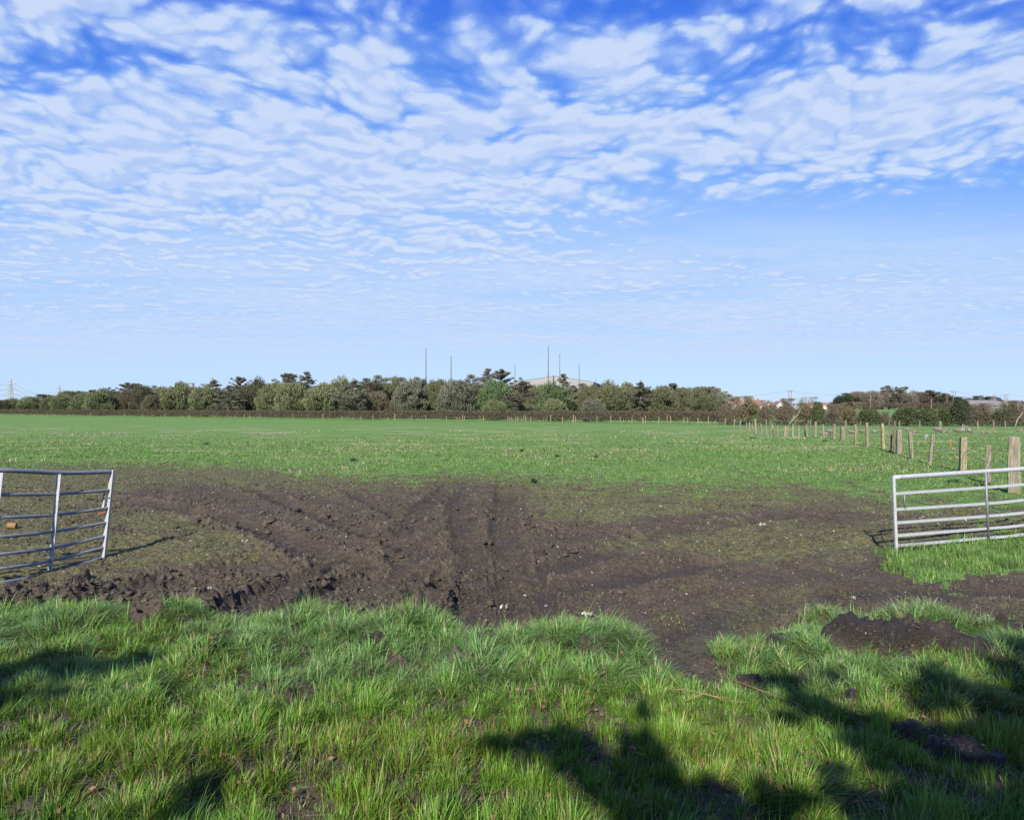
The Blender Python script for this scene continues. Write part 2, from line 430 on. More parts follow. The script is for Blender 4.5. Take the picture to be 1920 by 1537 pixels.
# bare earth lumps in the verge: column, row, half width m, half depth m, height m
LUMP = [(1625, 1232, .33, .18, .25), (1725, 1225, .36, .16, .19), (1800, 1235, .22, .17, .11), (1790, 1430, .15, .10, .05), (1710, 1392, .12, .07, .04), (1850, 1450, .10, .08, .05), (310, 1224, .12, .06, .07),
        (1905, 1196, .16, .10, .12), (1405, 1304, .09, .05, .05), (272, 1178, .12, .09, .04), (700, 1228, .10, .05, .02), (150, 1085, .10, .07, .12), (1590, 1322, .06, .05, .02), (1465, 1222, .15, .10, .04)]
# wheel tracks: points in the photograph's columns and rows, width, depth
TRK = [([(880, 1200), (905, 1120), (890, 1060), (862, 980), (860, 880)], .42, .05, 1), ([(985, 1190), (960, 1100), (945, 1020), (945, 950), (948, 890)], .40, .055, 1),
       ([(800, 1120), (745, 1040), (760, 980), (830, 930), (858, 890)], .38, .04, 1), ([(860, 1090), (640, 1070), (560, 1030), (450, 975), (220, 935), (-100, 915)], .45, .05, 1),
       ([(820, 1050), (700, 1010), (560, 955), (420, 900), (300, 872)], .40, .045, 1), ([(800, 1000), (720, 960), (640, 915), (520, 885)], .35, .035, 1),
       ([(930, 1110), (1080, 1055), (1250, 1005), (1480, 968), (1800, 950), (2300, 940)], .42, .045, 0), ([(1000, 1120), (1250, 1075), (1500, 1040), (1750, 1010), (2300, 985)], .42, .035, 0),
       ([(300, 1240), (430, 1160), (520, 1110), (640, 1060)], .40, .055, 0), ([(470, 1240), (560, 1140), (680, 1085)], .22, .03, 0), ([(60, 1190), (160, 1130), (330, 1085), (480, 1050)], .35, .045, 0),
       ([(770, 1230), (800, 1150), (830, 1080)], .20, .04, 0), ([(1030, 1220), (1030, 1150), (1000, 1090)], .22, .04, 0), ([(1200, 1260), (1400, 1130), (1700, 1110), (2200, 1120)], .4, .03, 0)]


def fields(x, y):
    x = np.asarray(x, float); y = np.asarray(y, float); yy = np.maximum(y, 1.0)
    w1 = fbm(x, y, 1.1, 4, 3); w2 = fbm(x, y, 1.1, 4, 77)
    near = sst(40, 12, y)
    xw = x + .22 * w1 * near; yw = yy + .22 * w2 * near * np.clip(yy / 6, .5, 2)
    yw = np.maximum(yw, .9); px = CX + F * xw / yw; py = HY + F * H / yw
    ye = py2y(np.interp(px, EDGE[:, 0], EDGE[:, 1])); yt = py2y(np.interp(px, TOP[:, 0], TOP[:, 1]))
    s = ye - yw                                              # > 0 inside the verge
    verge = sst(-.06, .10, s)
    fld = sst(-4.6, 3.6, yw - yt + 2.6 * w1 + 1.6 * fbm(x, y, 2.6, 3, 5))
    px0 = CX + F * x / yy
    gate = in_poly(px, py, GATEGRASS, 14)
    moss = np.zeros_like(x)
    for poly, a in MOSS: moss = np.maximum(moss, a * in_poly(px, py, poly, 26))
    edge_m = sst(-5.5, -1.2, yw - yt)                        # thin grass that peters out below the field
    moss = np.maximum(moss, edge_m * .9) * (1 - verge)
    px0 = CX + F * x / yy; py0 = HY + F * H / yy
    lump = np.zeros_like(x); lh = np.zeros_like(x)
    for cx, cy, rx, ry, h in LUMP:
        Y = py2y(cy); X = (cx - CX) / F * Y
        q = ((x - X) / rx) ** 2 + ((y - Y) / ry) ** 2 + .5 * w1
        e = sst(1.5, .2, q); lump = np.maximum(lump, sst(1.25, .75, q)); lh = np.maximum(lh, e * h)
    grass = np.maximum(np.maximum(verge, fld), gate)
    scal = sst(.40, .7, fbm(x, y, 2.4, 4, 41)) * verge * sst(200, 420, px0)        # worn spots in the verge
    grass = grass * (1 - lump) * (1 - .65 * scal)
    th = np.zeros_like(x)
    for cx, cy, r, h in TUSS:
        Y = py2y(cy); X = (cx - CX) / F * Y
        th = np.maximum(th, h * np.exp(-(((x - X) / r) ** 2 + ((y - Y) / (r * .8)) ** 2)))
    return dict(s=s, verge=verge, fld=fld, gate=gate, moss=moss, grass=grass, lump=lump, lh=lh, th=th, w1=w1, w2=w2, px=px0, py=py0, yt=yt, scal=scal)


def height(x, y, f=None, want=False):
    x = np.asarray(x, float); y = np.asarray(y, float)
    if f is None: f = fields(x, y)
    z = 1.55 * sst(130, 400, y)
    det = sst(45, 14, y) * sst(.5, 1.5, y)
    mud = (1 - f['grass']) * sst(.5, 2, y) * sst(30, 20, y)
    near = sst(60, 20, y)
    z = z + .03 * fbm(x, y, .25, 3, 9) * sst(120, 40, y) * sst(3, 8, y)
    # verge: hummocky, a little above the mud
    v = f['verge'] * sst(9, 7.5, y)
    z = z + v * (.035 + .05 * fbm(x, y, 1.6, 3, 21) + f['th'] + .03 * fbm(x, y, 6, 3, 22))
    z = z + f['gate'] * (.03 + .04 * np.abs(fbm(x, y, 2.5, 3, 24)))
    z = z + f['fld'] * det * (.025 * fbm(x, y, 2.2, 3, 25) + .014 * fbm(x, y, 8, 2, 26))
    # mud: clods, ruts and treads
    sel = (mud > .01) & (y < 32)
    zz = np.zeros_like(z); wet_shade = np.zeros_like(z)
    if sel.any():
        X = x[sel]; Y = y[sel]; PX = f['px'][sel]; PY = f['py'][sel]; mo = f['moss'][sel]
        rough = .65 + 1.0 * sst(1070, 1120, PY) * sst(1250, 900, PX) + .5 * sst(1060, 1110, PY) * sst(500, 250, PX) + .5 * sst(-.3, .3, noise(X * .9, Y * .9, 31)) - .25 * sst(1000, 1100, PX) * sst(1060, 1090, PY)
        smooth_m = sst(.0, .5, noise(X * .55 + 9, Y * .8, 33)) * sst(1110, 1060, PY) * (1 - mo)
        rough = rough * (1 - .6 * smooth_m)
        c1 = 1 - worley(X + .1 * noise(X * 6, Y * 6, 35), Y + .1 * noise(X * 6, Y * 6, 36), 7.5, 51)
        c2 = 1 - worley(X, Y, 17, 52)
        rg = lambda sc, o, sd: 1 - 2 * np.abs(fbm(X, Y, sc, o, sd, .6))
        c3 = 1 - worley(X + .04 * noise(X * 14, Y * 14, 38), Y, 11.5, 58)
        b = .022 * c1 + .010 * c2 + .014 * sst(.55, .95, c3) * sst(-.2, .4, noise(X * 1.7, Y * 1.7, 59)) + .03 * fbm(X, Y, 2.2, 2, 53) + .026 * rg(5.0, 2, 54) + .012 * fbm(X, Y, 11, 2, 57, .5) + .004 * rg(19, 2, 55)
        h = rough * b
        fl = np.zeros_like(h); wt = np.zeros_like(h); trd = np.zeros_like(h)
        for pts, wd, dp, lug in TRK:
            P = [((a - CX) / F * py2y(c), py2y(c)) for a, c in pts]
            # smooth the polyline
            for _ in range(2):
                Q = [P[0]]
                for i in range(len(P) - 1):
                    (ax, ay), (bx, by) = P[i], P[i + 1]; Q += [(ax * .75 + bx * .25, ay * .75 + by * .25), (ax * .25 + bx * .75, ay * .25 + by * .75)]
                P = Q + [P[-1]]
            best = np.full(X.shape, 9.0); bs = np.zeros_like(X); bsd = np.zeros_like(X); acc = 0
            for i in range(len(P) - 1):
                (ax, ay), (bx, by) = P[i], P[i + 1]; ex, ey = bx - ax, by - ay; L = math.hypot(ex, ey) + 1e-9
                t = np.clip(((X - ax) * ex + (Y - ay) * ey) / L / L, 0, 1)
                dx = X - ax - t * ex; dy = Y - ay - t * ey; d = np.hypot(dx, dy)
                k = d < best; best = np.where(k, d, best); bs = np.where(k, acc + t * L, bs); bsd = np.where(k, (dx * ey - dy * ex) / L, bsd); acc += L
            bw = best + .05 * noise(X * 3, Y * 3, 61)
            inn = sst(wd * .78, wd * .34, bw)
            berm = np.exp(-((bw - wd * .72) / (wd * .30)) ** 2)
            wear = sst(-.45, .25, noise(X * 1.3, Y * 1.3, 63)) * inn
            h = h * (1 - .88 * inn * (.45 + .55 * wear)) - dp * inn + berm * dp * (.15 + .9 * np.abs(fbm(X, Y, 6, 3, 62, .6)) + .4 * c2)
            if lug:
                ph = bs / .30 + np.abs(bsd) * 2.2; band = sst(wd * .64, wd * .46, best) * (.25 + .75 * sst(-.5, .1, noise(X * 1.1, Y * 1.1, 64)))
                sn = np.sin(ph * 2 * math.pi)
                trd = np.where(band > .02, (sst(-.1, .7, sn) - .4) * .062 * band, trd)
                wt = np.where(band > .3, np.maximum(inn * .35, 1.0 * sst(-.1, -.7, sn) * band), wt)  # tread groove shading put into the colour here, alongside the damp of the ruts
            wt = np.maximum(wt, inn * .45); fl = np.maximum(fl, inn)
        h = h * (1 - .35 * mo) + trd
        zz[sel] = h * mud[sel]; wet_shade[sel] = wt * (1 - mo)
    z = z + zz
    lr = fbm(x, y, 9, 4, 71) * .03 * f['lump']
    z = z + f['lh'] * 1.0 + lr
    # where the gate hangs the ground dips a little
    z = z - .05 * np.exp(-(((x + 5.5) / 1.2) ** 2 + ((y - 7.8) / 1.2) ** 2))
    return (z, wet_shade, zz) if want else z


def gz(x, y): return float(height(np.array([x]), np.array([y]))[0])


def ground():
    ys = list(np.linspace(-60, 0, 30, endpoint=False)) + list(np.arange(0, 1.7, .06)); y = 1.7
    while y < 60: ys.append(y); y += max(.0115, y * y / 4200) if y < 16 else y * y / 2100
    while y < 6500: ys.append(y); y *= 1.04
    ys = np.array(ys); nc = 1440; u = np.linspace(-1, 1, nc)
    Wd = .86 * np.abs(ys) + 2.6
    xs = u[None, :] * Wd[:, None]
    outer = np.array([1.5, 4, 9, 18, 35, 70, 140, 300, 700, 1800, 4500])
    xs = np.concatenate([-(Wd[:, None] + outer[::-1][None, :]), xs, Wd[:, None] + outer[None, :]], 1)
    X = xs.ravel(); Y = np.repeat(ys, xs.shape[1]); f = fields(X, Y)
    Z, wet_shade, zz = height(X, Y, f, True)
    R, Cn = xs.shape
    i = np.arange(R - 1)[:, None] * Cn + np.arange(Cn - 1)[None, :]
    q = np.stack([i, i + 1, i + Cn + 1, i + Cn], -1).reshape(-1)
    wet_shade = np.maximum(wet_shade, f['lump'] * .95)
    wet_shade = np.maximum(wet_shade, .55 * sst(1075, 1115, f['py']) * sst(1150, 1000, f['px']) * (1 - f['grass'])) * sst(-.5, .3, f['w2'] + .35)
    wet_shade = np.clip(wet_shade + .35 * sst(1120, 1170, f['py']) * (1 - f['grass']) * sst(1500, 1900, f['px']), 0, 1)
    crust = sst(.035, .10, zz) * (1 - .7 * wet_shade)
    band = sst(9, 11, Y) * sst(-.2, .35, noise(X * .8, Y * .8, 91))
    crust = np.clip(crust * (.35 + .9 * band), 0, .85)
    dry = sst(20, 30, Y) * sst(85, 60, Y)
    g = f['grass'] + .0
    g = g * (1 - .80 * sst(.4, .8, f['verge']))
    o = mesh_np('field', np.stack([X, Y, Z], 1), q, np.arange(0, len(q), 4), M_GROUND, smooth=True,
                attrs=dict(grass=g, wet_shade=wet_shade, crust=crust, moss=f['moss'], dry=dry))
    tag(o, 'muddy gateway and green pasture stretching to the far hedge', kind='structure')


ground()


# ------------------------------------------------------------------ grass as blades
def blades(name, x, y, z, h, w, az, lean, tint, label, cat, bend=1.0):
    n = len(x); r = rng
    t = np.array([0.0, .42, .78, 1.0])
    dx, dy = np.cos(az), np.sin(az)
    face = az + math.pi / 2 + r.normal(0, .5, n)                 # blade's flat direction
    wx, wy = np.cos(face), np.sin(face)
    vs = np.zeros((n, 7, 3), np.float32)
    hh = h * np.sqrt(np.maximum(.08, 1 - .75 * np.clip(lean, 0, 1.1) ** 2))
    k = 0
    for ti, wf in ((0, 1.0), (1, .85), (2, .5)):
        tt = t[ti]; cx = x + dx * h * lean * tt ** 1.6; cy = y + dy * h * lean * tt ** 1.6; cz = z - .01 + hh * (tt - .28 * np.clip(lean, 0, 1.2) * tt ** 3)
        for sgn in (-1, 1):
            vs[:, k, 0] = cx + sgn * wx * w * wf * .5; vs[:, k, 1] = cy + sgn * wy * w * wf * .5; vs[:, k, 2] = cz; k += 1
    vs[:, 6, 0] = x + dx * h * lean; vs[:, 6, 1] = y + dy * h * lean; vs[:, 6, 2] = z - .01 + hh * (1 - .28 * np.clip(lean, 0, 1.2))
    pat = np.array([0, 1, 3, 2, 2, 3, 5, 4, 4, 5, 6]); loops = (np.arange(n)[:, None] * 7 + pat[None, :]).reshape(-1)
    st = (np.arange(n)[:, None] * 11 + np.array([0, 4, 8])[None, :]).reshape(-1)
    c = np.repeat(tint, 7, axis=0)
    o = mesh_np(name, vs.reshape(-1, 3), loops, st, M_BLADE, smooth=True, attrs=dict(tint=c))
    return tag(o, label, cat, kind='stuff')


def scatter(n, y0, y1, power, margin=1.0, wide=.86):
    """points in the fan the photograph looks over, density falling as y**-power"""
    u = rng.random(n)
    # pdf in y ~ y**(1-power)
    e = 2 - power
    yy = (y0 ** e + u * (y1 ** e - y0 ** e)) ** (1 / e) if abs(e) > 1e-6 else y0 * (y1 / y0) ** u
    xx = (rng.random(n) * 2 - 1) * (wide * yy + margin)
    return xx, yy


def pal(n, cols, wts):
    cols = np.array(cols, np.float32); i = rng.choice(len(cols), n, p=np.array(wts) / sum(wts))
    c = cols[i] * (1 + rng.normal(0, .16, (n, 1))) * (1 + rng.normal(0, .05, (n, 3)))
    return np.clip(c, .004, .6)


def verge_grass():
    x, y = scatter(1480000, 1.9, 7.3, 0.9, 2.2, .82)
    f = fields(x, y)
    big = fbm(x, y, .8, 3, 205); rag = sst(-.3, .35, big)
    ox, oy, cd, cid = cells(x + .03 * noise(x * 9, y * 9, 1), y + .03 * noise(x * 9, y * 9, 2), 6.5, 230)       # tufts about 15 cm apart
    ox2, oy2, cd2, cid2 = cells(x, y, 2.3, 240)                                                               # tussocks about 45 cm apart
    nearb = sst(3.5, 2.6, y); far = sst(3.9, 4.6, y); mid = (1 - nearb) * (1 - far)
    gap = sst(.62, .30, cd) * (.45 + .8 * cid)
    dens = f['grass'] * (f['verge'] > .5) * np.clip(.10 + 1.0 * gap, 0, 1)
    bare = sst(.42, .72, fbm(x, y, 1.7, 4, 207)) * sst(150, 400, f['px']) * (.9 - .6 * far)
    dens = dens * (1 - .88 * bare)
    dens = np.maximum(dens, .07 * (f['verge'] > .5) * (f['lump'] < .5))
    k = rng.random(len(x)) < dens
    sel = lambda a: a[k]
    x, y, big, rag, ox, oy, cd, cid, ox2, oy2, cd2, cid2, nearb, far, mid, bare = map(sel, (x, y, big, rag, ox, oy, cd, cid, ox2, oy2, cd2, cid2, nearb, far, mid, bare)); f = {a: b[k] for a, b in f.items()}; n = len(x)
    z = height(x, y, f)
    tus = np.clip(f['th'] / .09, 0, 1)
    tall = sst(.50, .85, cid2) * (1 - .4 * mid)                      # some tussocks are lush, others cropped
    h = .030 + .030 * rng.random(n) + .045 * cid * (.4 + .6 * rng.random(n)) + .05 * tall * sst(.7, .2, cd2) + tus * .045
    h = h + nearb * (.015 + .075 * sst(.45, .9, cid) * rng.random(n)) + far * .018
    h = h * (1 - .45 * bare) * (.86 + .28 * sst(-.3, .3, fbm(x, y, 2.8, 2, 208)))
    edge = sst(.35, .0, f['s'])
    h *= rng.lognormal(0, .25, n)
    # blades lean out from the heart of their tuft, tussock and hummock, and all are pushed a little by the wind
    t2 = np.arctan2(oy, ox); wx = np.cos(t2) * (.55 + .5 * cd) + np.cos(np.arctan2(oy2, ox2)) * (.25 + .9 * tall) + .45 * noise(x * .8, y * .8, 250) + rng.normal(0, .42, n) + .30
    wy = np.sin(t2) * (.55 + .5 * cd) + np.sin(np.arctan2(oy2, ox2)) * (.25 + .9 * tall) + .45 * noise(x * .8, y * .8, 251) + rng.normal(0, .42, n) + .05
    ang = np.arctan2(wy, wx); lean = np.clip((.28 + .42 * far + .15 * nearb) * np.hypot(wx, wy) + rng.normal(0, .12, n) + .30 * tus, .05, 1.2)
    flat_ = rng.random(n) < .16; lean = np.where(flat_, rng.uniform(.85, 1.25, n), lean); ang = np.where(flat_, rng.random(n) * 6.283, ang); h = np.where(flat_, h * 1.25, h)
    w = (.0026 + .0022 * rng.random(n)) * (.80 + .11 * y) * np.where(rng.random(n) < .05, 1.8, 1.0) * (1 + .25 * nearb * (rng.random(n) < .3))
    g1 = pal(n, [(.125, .265, .026), (.085, .205, .020), (.170, .310, .034), (.215, .330, .050), (.36, .32, .14), (.20, .13, .06)], [.32, .22, .24, .15, .05, .02])
    g2 = pal(n, [(.155, .300, .080), (.125, .260, .062), (.200, .345, .100), (.34, .39, .18)], [.4, .24, .24, .12])
    g3 = pal(n, [(.150, .265, .026), (.195, .295, .036), (.105, .210, .020), (.30, .24, .09), (.26, .12, .05)], [.36, .26, .20, .11, .07])
    yl = sst(-.25, .25, noise(x * .7 + 4, y * 1.1, 212))[:, None] * (mid * .8 + .10 * nearb)[:, None]
    pk = rng.random((n, 1)); c = np.where(pk < yl, g3, g1)
    tz = np.maximum(far * (.25 + .7 * sst(-.2, .2, noise(x * 1.1, y * 1.1, 213))), tus * .8 * (y > 4))[:, None]
    c = np.where(rng.random(n)[:, None] < tz, g2, c)
    c = c * (.66 + .66 * cid)[:, None]
    cool = (sst(.05, .4, noise(x * 1.6, y * 1.6, 260)) * nearb)[:, None]; c = c * (1 - cool * np.array([[.25, .0, -.35]]))
    tip = (rng.random(n) < .40 * edge * np.maximum(tus, .25))[:, None]; c = np.where(tip, np.array([[.40, .43, .17]]), c)
    st_ = (rng.random(n) < .05 + .10 * bare)[:, None]; c = np.where(st_, pal(n, [(.38, .33, .17), (.26, .16, .08), (.45, .40, .24)], [.5, .3, .2]), c)
    blades('verge_grass', x, y, z, h, w, ang, lean, c, 'long tussocky grass of the verge in front of the muddy gateway', 'grass')


def sparse_grass():
    # short grass: under the right gate, in the moss and over the near pasture
    x, y = scatter(860000, 5.5, 55, 1.95, 2.4, .82); f = fields(x, y)
    d = np.maximum(f['fld'] * .95, f['gate'] * 1.0) * (1 - f['verge'])
    mm = f['moss'] * (.10 + .75 * sst(-.05, .45, fbm(x, y, 1.3, 4, 301)) * (1 + .5 * sst(700, 300, f['px'])))
    d = np.maximum(d, mm * (1 - f['verge']))
    d = d * np.clip(.6 + .9 * fbm(x, y, 2.2, 4, 302), .06, 1)
    stray = sst(.34, .6, fbm(x, y, 1.8, 3, 305)) * .5 * (1 - f['grass'])
    stray = np.maximum(stray, .7 * sst(.0, .5, fbm(x, y, 2.6, 3, 309) + .2) * sst(-.75, -.05, f['s']) * (f['s'] < 0))
    d = np.maximum(d, stray)
    d = d * sst(56, 26, y)
    k = rng.random(len(x)) < d; x = x[k]; y = y[k]; f = {a: b[k] for a, b in f.items()}; n = len(x)
    z = height(x, y, f)
    gt = f['gate'] * (y < 11)
    cl = sst(.0, .6, fbm(x, y, 1.1, 3, 303))
    h = np.where(gt > .4, .07 + .06 * rng.random(n) + .14 * cl * sst(8.2, 9.2, y) , .022 + .03 * rng.random(n) + .03 * cl * f['fld'])
    h = h * np.clip(y / 12, 1, 1.5)
    w = (.0045 + .004 * rng.random(n)) * np.clip(y / 8, 1, 4.5)
    ang = rng.random(n) * 2 * math.pi; lean = np.clip(rng.normal(.55, .3, n), .05, 1.2)
    c = pal(n, [(.145, .270, .045), (.110, .220, .034), (.180, .315, .062), (.225, .325, .100), (.38, .34, .19)], [.34, .22, .24, .16, .04])
    cm = pal(n, [(.150, .190, .045), (.19, .215, .055), (.11, .15, .035), (.24, .20, .09)], [.35, .25, .22, .18])
    cv = (.66 + .62 * sst(-.35, .35, fbm(x, y, 3.2, 3, 306)))[:, None]; c = c * cv
    isf = np.maximum(f['fld'], gt)[:, None] > rng.random((n, 1)) * .9
    c = np.where(isf, c, cm)
    blades('pasture_grass', x, y, z, h, w, ang, lean, c, 'short green grass growing over the pasture and round the mud', 'grass')


def dry_stems():
    # bleached stems lying in drifts over the pasture
    x, y = scatter(120000, 14, 80, 1.6, .5, .82)
    f = fields(x, y)
    d = sst(.34, .60, fbm(x * .5, y, .28, 5, 401, .6) + .35 * fbm(x, y, 1.3, 3, 402)) * f['fld'] * sst(15, 22, y) * sst(70, 45, y)
    spots = [(893, 826, 1.0), (630, 848, 1.3), (600, 846, .9), (1330, 823, .8), (1040, 826, 1.0), (1235, 821, .7), (1510, 838, .9), (1550, 843, .8), (1420, 837, .6), (1380, 822, .9), (1410, 815, .7), (690, 832, 1.0), (500, 832, 1.2), (720, 870, .5), (960, 852, .8), (160, 827, .9),
             (1690, 865, .5), (1712, 862, .4), (1750, 872, .5), (1578, 826, .5), (1855, 905, .4)]
    for px, py, r in spots:
        Y = py2y(py); X = (px - CX) / F * Y; d = np.maximum(d, 1.3 * np.exp(-(((x - X) / (r * 1.5)) ** 2 + ((y - Y) / (r * 1.4)) ** 2)) * sst(-.35, .25, fbm(x, y, 1.6, 3, 404)))
    k = rng.random(len(x)) < d; x = x[k]; y = y[k]; n = len(x); z = height(x, y)
    h = .07 + .12 * rng.random(n); w = .010 + .010 * rng.random(n)
    w *= np.clip(y / 18, 1, 3)
    c = pal(n, [(.44, .37, .22), (.34, .30, .17), (.50, .43, .29)], [.4, .4, .2])
    blades('dead_stems', x, y, z, h, w, rng.random(n) * 6.3, np.clip(rng.normal(.8, .3, n), .1, 1.2), c, 'straw coloured dead stems drifted across the green pasture', 'dead stems')


verge_grass(); sparse_grass(); dry_stems()


# ------------------------------------------------------------------ trees
def leaf_mesh(name, P, D, L, Wd, mat, parent, rnd=None):
    """P positions, D directions; each a slim kite of two triangles"""
    n = len(P); r = rng.normal(0, 1, (n, 3)); sd = np.cross(D, r); sd /= np.linalg.norm(sd, axis=1, keepdims=True) + 1e-9
    v = np.zeros((n, 4, 3), np.float32); L = L[:, None]; Wd = Wd[:, None]
    v[:, 0] = P - D * L * .5; v[:, 1] = P + sd * Wd * .5; v[:, 2] = P + D * L * .5; v[:, 3] = P - sd * Wd * .5
    q = np.arange(n * 4); a = np.repeat(rng.random(n) if rnd is None else rnd, 4)
    return mesh_np(name, v.reshape(-1, 3), q, np.arange(0, n * 4, 4), mat, parent, attrs=dict(rnd=a))


def unit(v): return v / (np.linalg.norm(v, axis=1, keepdims=True) + 1e-9)


def grow(mb, p, d, L, r, depth, up=.12, spread=.6, tips=None, n=(2, 3), segs=3):
    pts = [p]; dd = d.copy()
    for i in range(segs):
        dd = (dd + Vector((random.gauss(0, .16), random.gauss(0, .16), random.gauss(0, .10) + up))).normalized(); pts.append(pts[-1] + dd * L / segs)
    mb.tube(pts, [r * (1 - .45 * i / segs) for i in range(segs + 1)], 5 if r > .03 else 3, cap=False)
    if tips is not None and depth <= 1: tips += [(pts[-1], dd.copy()), (pts[-2], dd.copy())]
    if depth <= 0: return
    for _ in range(random.randint(*n)):
        nd = (dd + Vector((random.gauss(0, spread), random.gauss(0, spread), random.gauss(0, spread * .6)))).normalized()
        grow(mb, pts[random.randint(max(1, segs - 2), segs)], nd, L * random.uniform(.6, .82), r * .55, depth - 1, up, spread, tips, n, segs)


def round_tree(seed, hgt=6.0, rad=2.6, n=13000, name='broadleaf_tree'):
    """twiggy rounded tree: twigs fan up and out of a low fork"""
    random.seed(seed)
    root = empty(name, (0, 0, 0))
    mb = MB(); mb.tube([(0, 0, -.2), (.05, 0, hgt * .12), (0, .05, hgt * .3)], [.16, .13, .10], 7)
    for k in range(7):
        a = k * .9 + random.random(); grow(mb, Vector((0, 0, hgt * random.uniform(.08, .28))), Vector((math.cos(a) * .6, math.sin(a) * .6, .9)).normalized(), hgt * .34, .07, 2, .1, .4)
    mb.build('trunk', M_BARK, root)
    # egg of shoots from the ground up, its surface broken into bunches that reach upward
    P = []; nb = 60; ga = rng.random(nb) * 6.2832; ge = rng.random(nb)
    for k in range(nb):
        e = ge[k]; prof = math.sqrt(max(.03, 1 - ((e - .40) / .62) ** 2)) * random.uniform(.72, 1.04)
        c = np.array([math.cos(ga[k]) * rad * prof * .72, math.sin(ga[k]) * rad * prof * .72, hgt * (.06 + .80 * e)])
        m = n // nb; q = unit(rng.normal(0, 1, (m, 3))) * (rng.random((m, 1)) ** .5)
        P.append(c + q * np.array([rad * .30, rad * .30, hgt * .14]) * random.uniform(.6, 1.35))
    P = np.concatenate(P); P[:, 2] = np.clip(P[:, 2], .1 + .3 * rng.random(len(P)), hgt * 1.02); n = len(P)
    D = unit(unit(P - np.array([0, 0, -hgt * .1])) + rng.normal(0, .25, (n, 3)) + np.array([0, 0, .5]))
    leaf_mesh('crown', P, D, .26 + .38 * rng.random(n), .05 + .08 * rng.random(n), M_FOL, root)
    return root


def pads(centres, sizes, n, flat=.32, up=.25):
    c = np.array(centres, float); s = np.array(sizes, float); pr = s ** 2 / (s ** 2).sum(); i = rng.choice(len(c), n, p=pr)
    q = unit(rng.normal(0, 1, (n, 3))) * (rng.random(n) ** .5)[:, None]
    P = c[i] + q * s[i][:, None] * np.array([1, 1, flat])
    D = unit(q * np.array([1, 1, .3]) + np.array([0, 0, up]) + rng.normal(0, .35, (n, 3)))
    return P, D


def pine_tree(seed, style, hgt=10.0, n=9000, name='pine_tree'):
    random.seed(seed); root = empty(name, (0, 0, 0)); mb = MB(); cs = []; ss = []
    bx = random.uniform(-.3, .3)
    mb.tube([(0, 0, -.2), (bx, 0, hgt * .4), (bx * .5, .1, hgt * .75), (bx * .6, .1, hgt * .97)], [.22, .18, .11, .03], 7)
    if style == 'layer':         # broken tiers of boughs under a domed top, ragged gaps
        zz = hgt * .22; side = random.uniform(0, 6.28)
        while zz < hgt * .97:
            t = zz / hgt; R = hgt * .30 * min(1.0, (1.0 - t) * 2.3) * random.uniform(.75, 1.1) + .12
            for k in range(random.randint(5, 8)):
                a = random.uniform(0, 6.28); r = R * random.uniform(.35, 1.15) * (1 + .25 * math.cos(a - side)); z0 = zz + random.uniform(-.35, .35); e = Vector((math.cos(a) * r, math.sin(a) * r, z0 + r * random.uniform(.05, .45)))
                mb.tube([(0, 0, z0), e], [.05, .015], 4, cap=False)
                for j in range(3):
                    cs.append(tuple(Vector((0, 0, z0)).lerp(e, .42 + .29 * j))); ss.append(random.uniform(.34, .60) * hgt / 10 * (.65 + .35 * min(1, (1 - t) * 3)))
            zz += hgt * random.uniform(.055, .10)
        cs.append((0, 0, hgt * .985)); ss.append(.28); flat = .55
    elif style == 'spray':       # ragged open top: limbs that sweep up at the ends, bare lower whorls
        for k in range(26):
            t = .52 + .44 * (k / 25); a = random.uniform(0, 6.28); r = hgt * .30 * min(1, (1.04 - t) * 2.6) * random.uniform(.55, 1.15)
            b = Vector((0, 0, hgt * t)); e = b + Vector((math.cos(a) * r, math.sin(a) * r, r * random.uniform(.30, .75)))
            mb.tube([b, b.lerp(e, .5) + Vector((0, 0, -.1)), e], [.06, .04, .015], 4, cap=False)
            for j in range(4): cs.append(tuple(b.lerp(e, .30 + .24 * j))); ss.append(random.uniform(.26, .44) * hgt / 10)
        for k in range(14):
            zz = hgt * random.uniform(.15, .5); a = random.uniform(0, 6.28); r = random.uniform(.6, 1.7)
            mb.tube([(0, 0, zz), (math.cos(a) * r, math.sin(a) * r, zz + .12)], [.04, .015], 3, cap=False)
        cs.append((0, 0, hgt * .98)); ss.append(.28); flat = .6
    else:                         # broad, billowing dark crown down to the undergrowth
        for k in range(44):
            a = random.uniform(0, 6.28); t = random.uniform(.12, .95); r = hgt * .27 * math.sqrt(max(.05, 1 - ((t - .52) / .50) ** 2)) * random.uniform(.3, 1)
            cs.append((math.cos(a) * r, math.sin(a) * r, hgt * t)); ss.append(random.uniform(.5, 1.0) * hgt / 10)
            mb.tube([(0, 0, hgt * t * .8), cs[-1]], [.06, .02], 4, cap=False)
        flat = .7
    mb.build('trunk', M_PINEBARK, root)
    P, D = pads(cs, ss, n, flat, .45)
    leaf_mesh('crown', P, D, .24 + .26 * rng.random(n), .05 + .07 * rng.random(n), M_PINE, root)
    return root


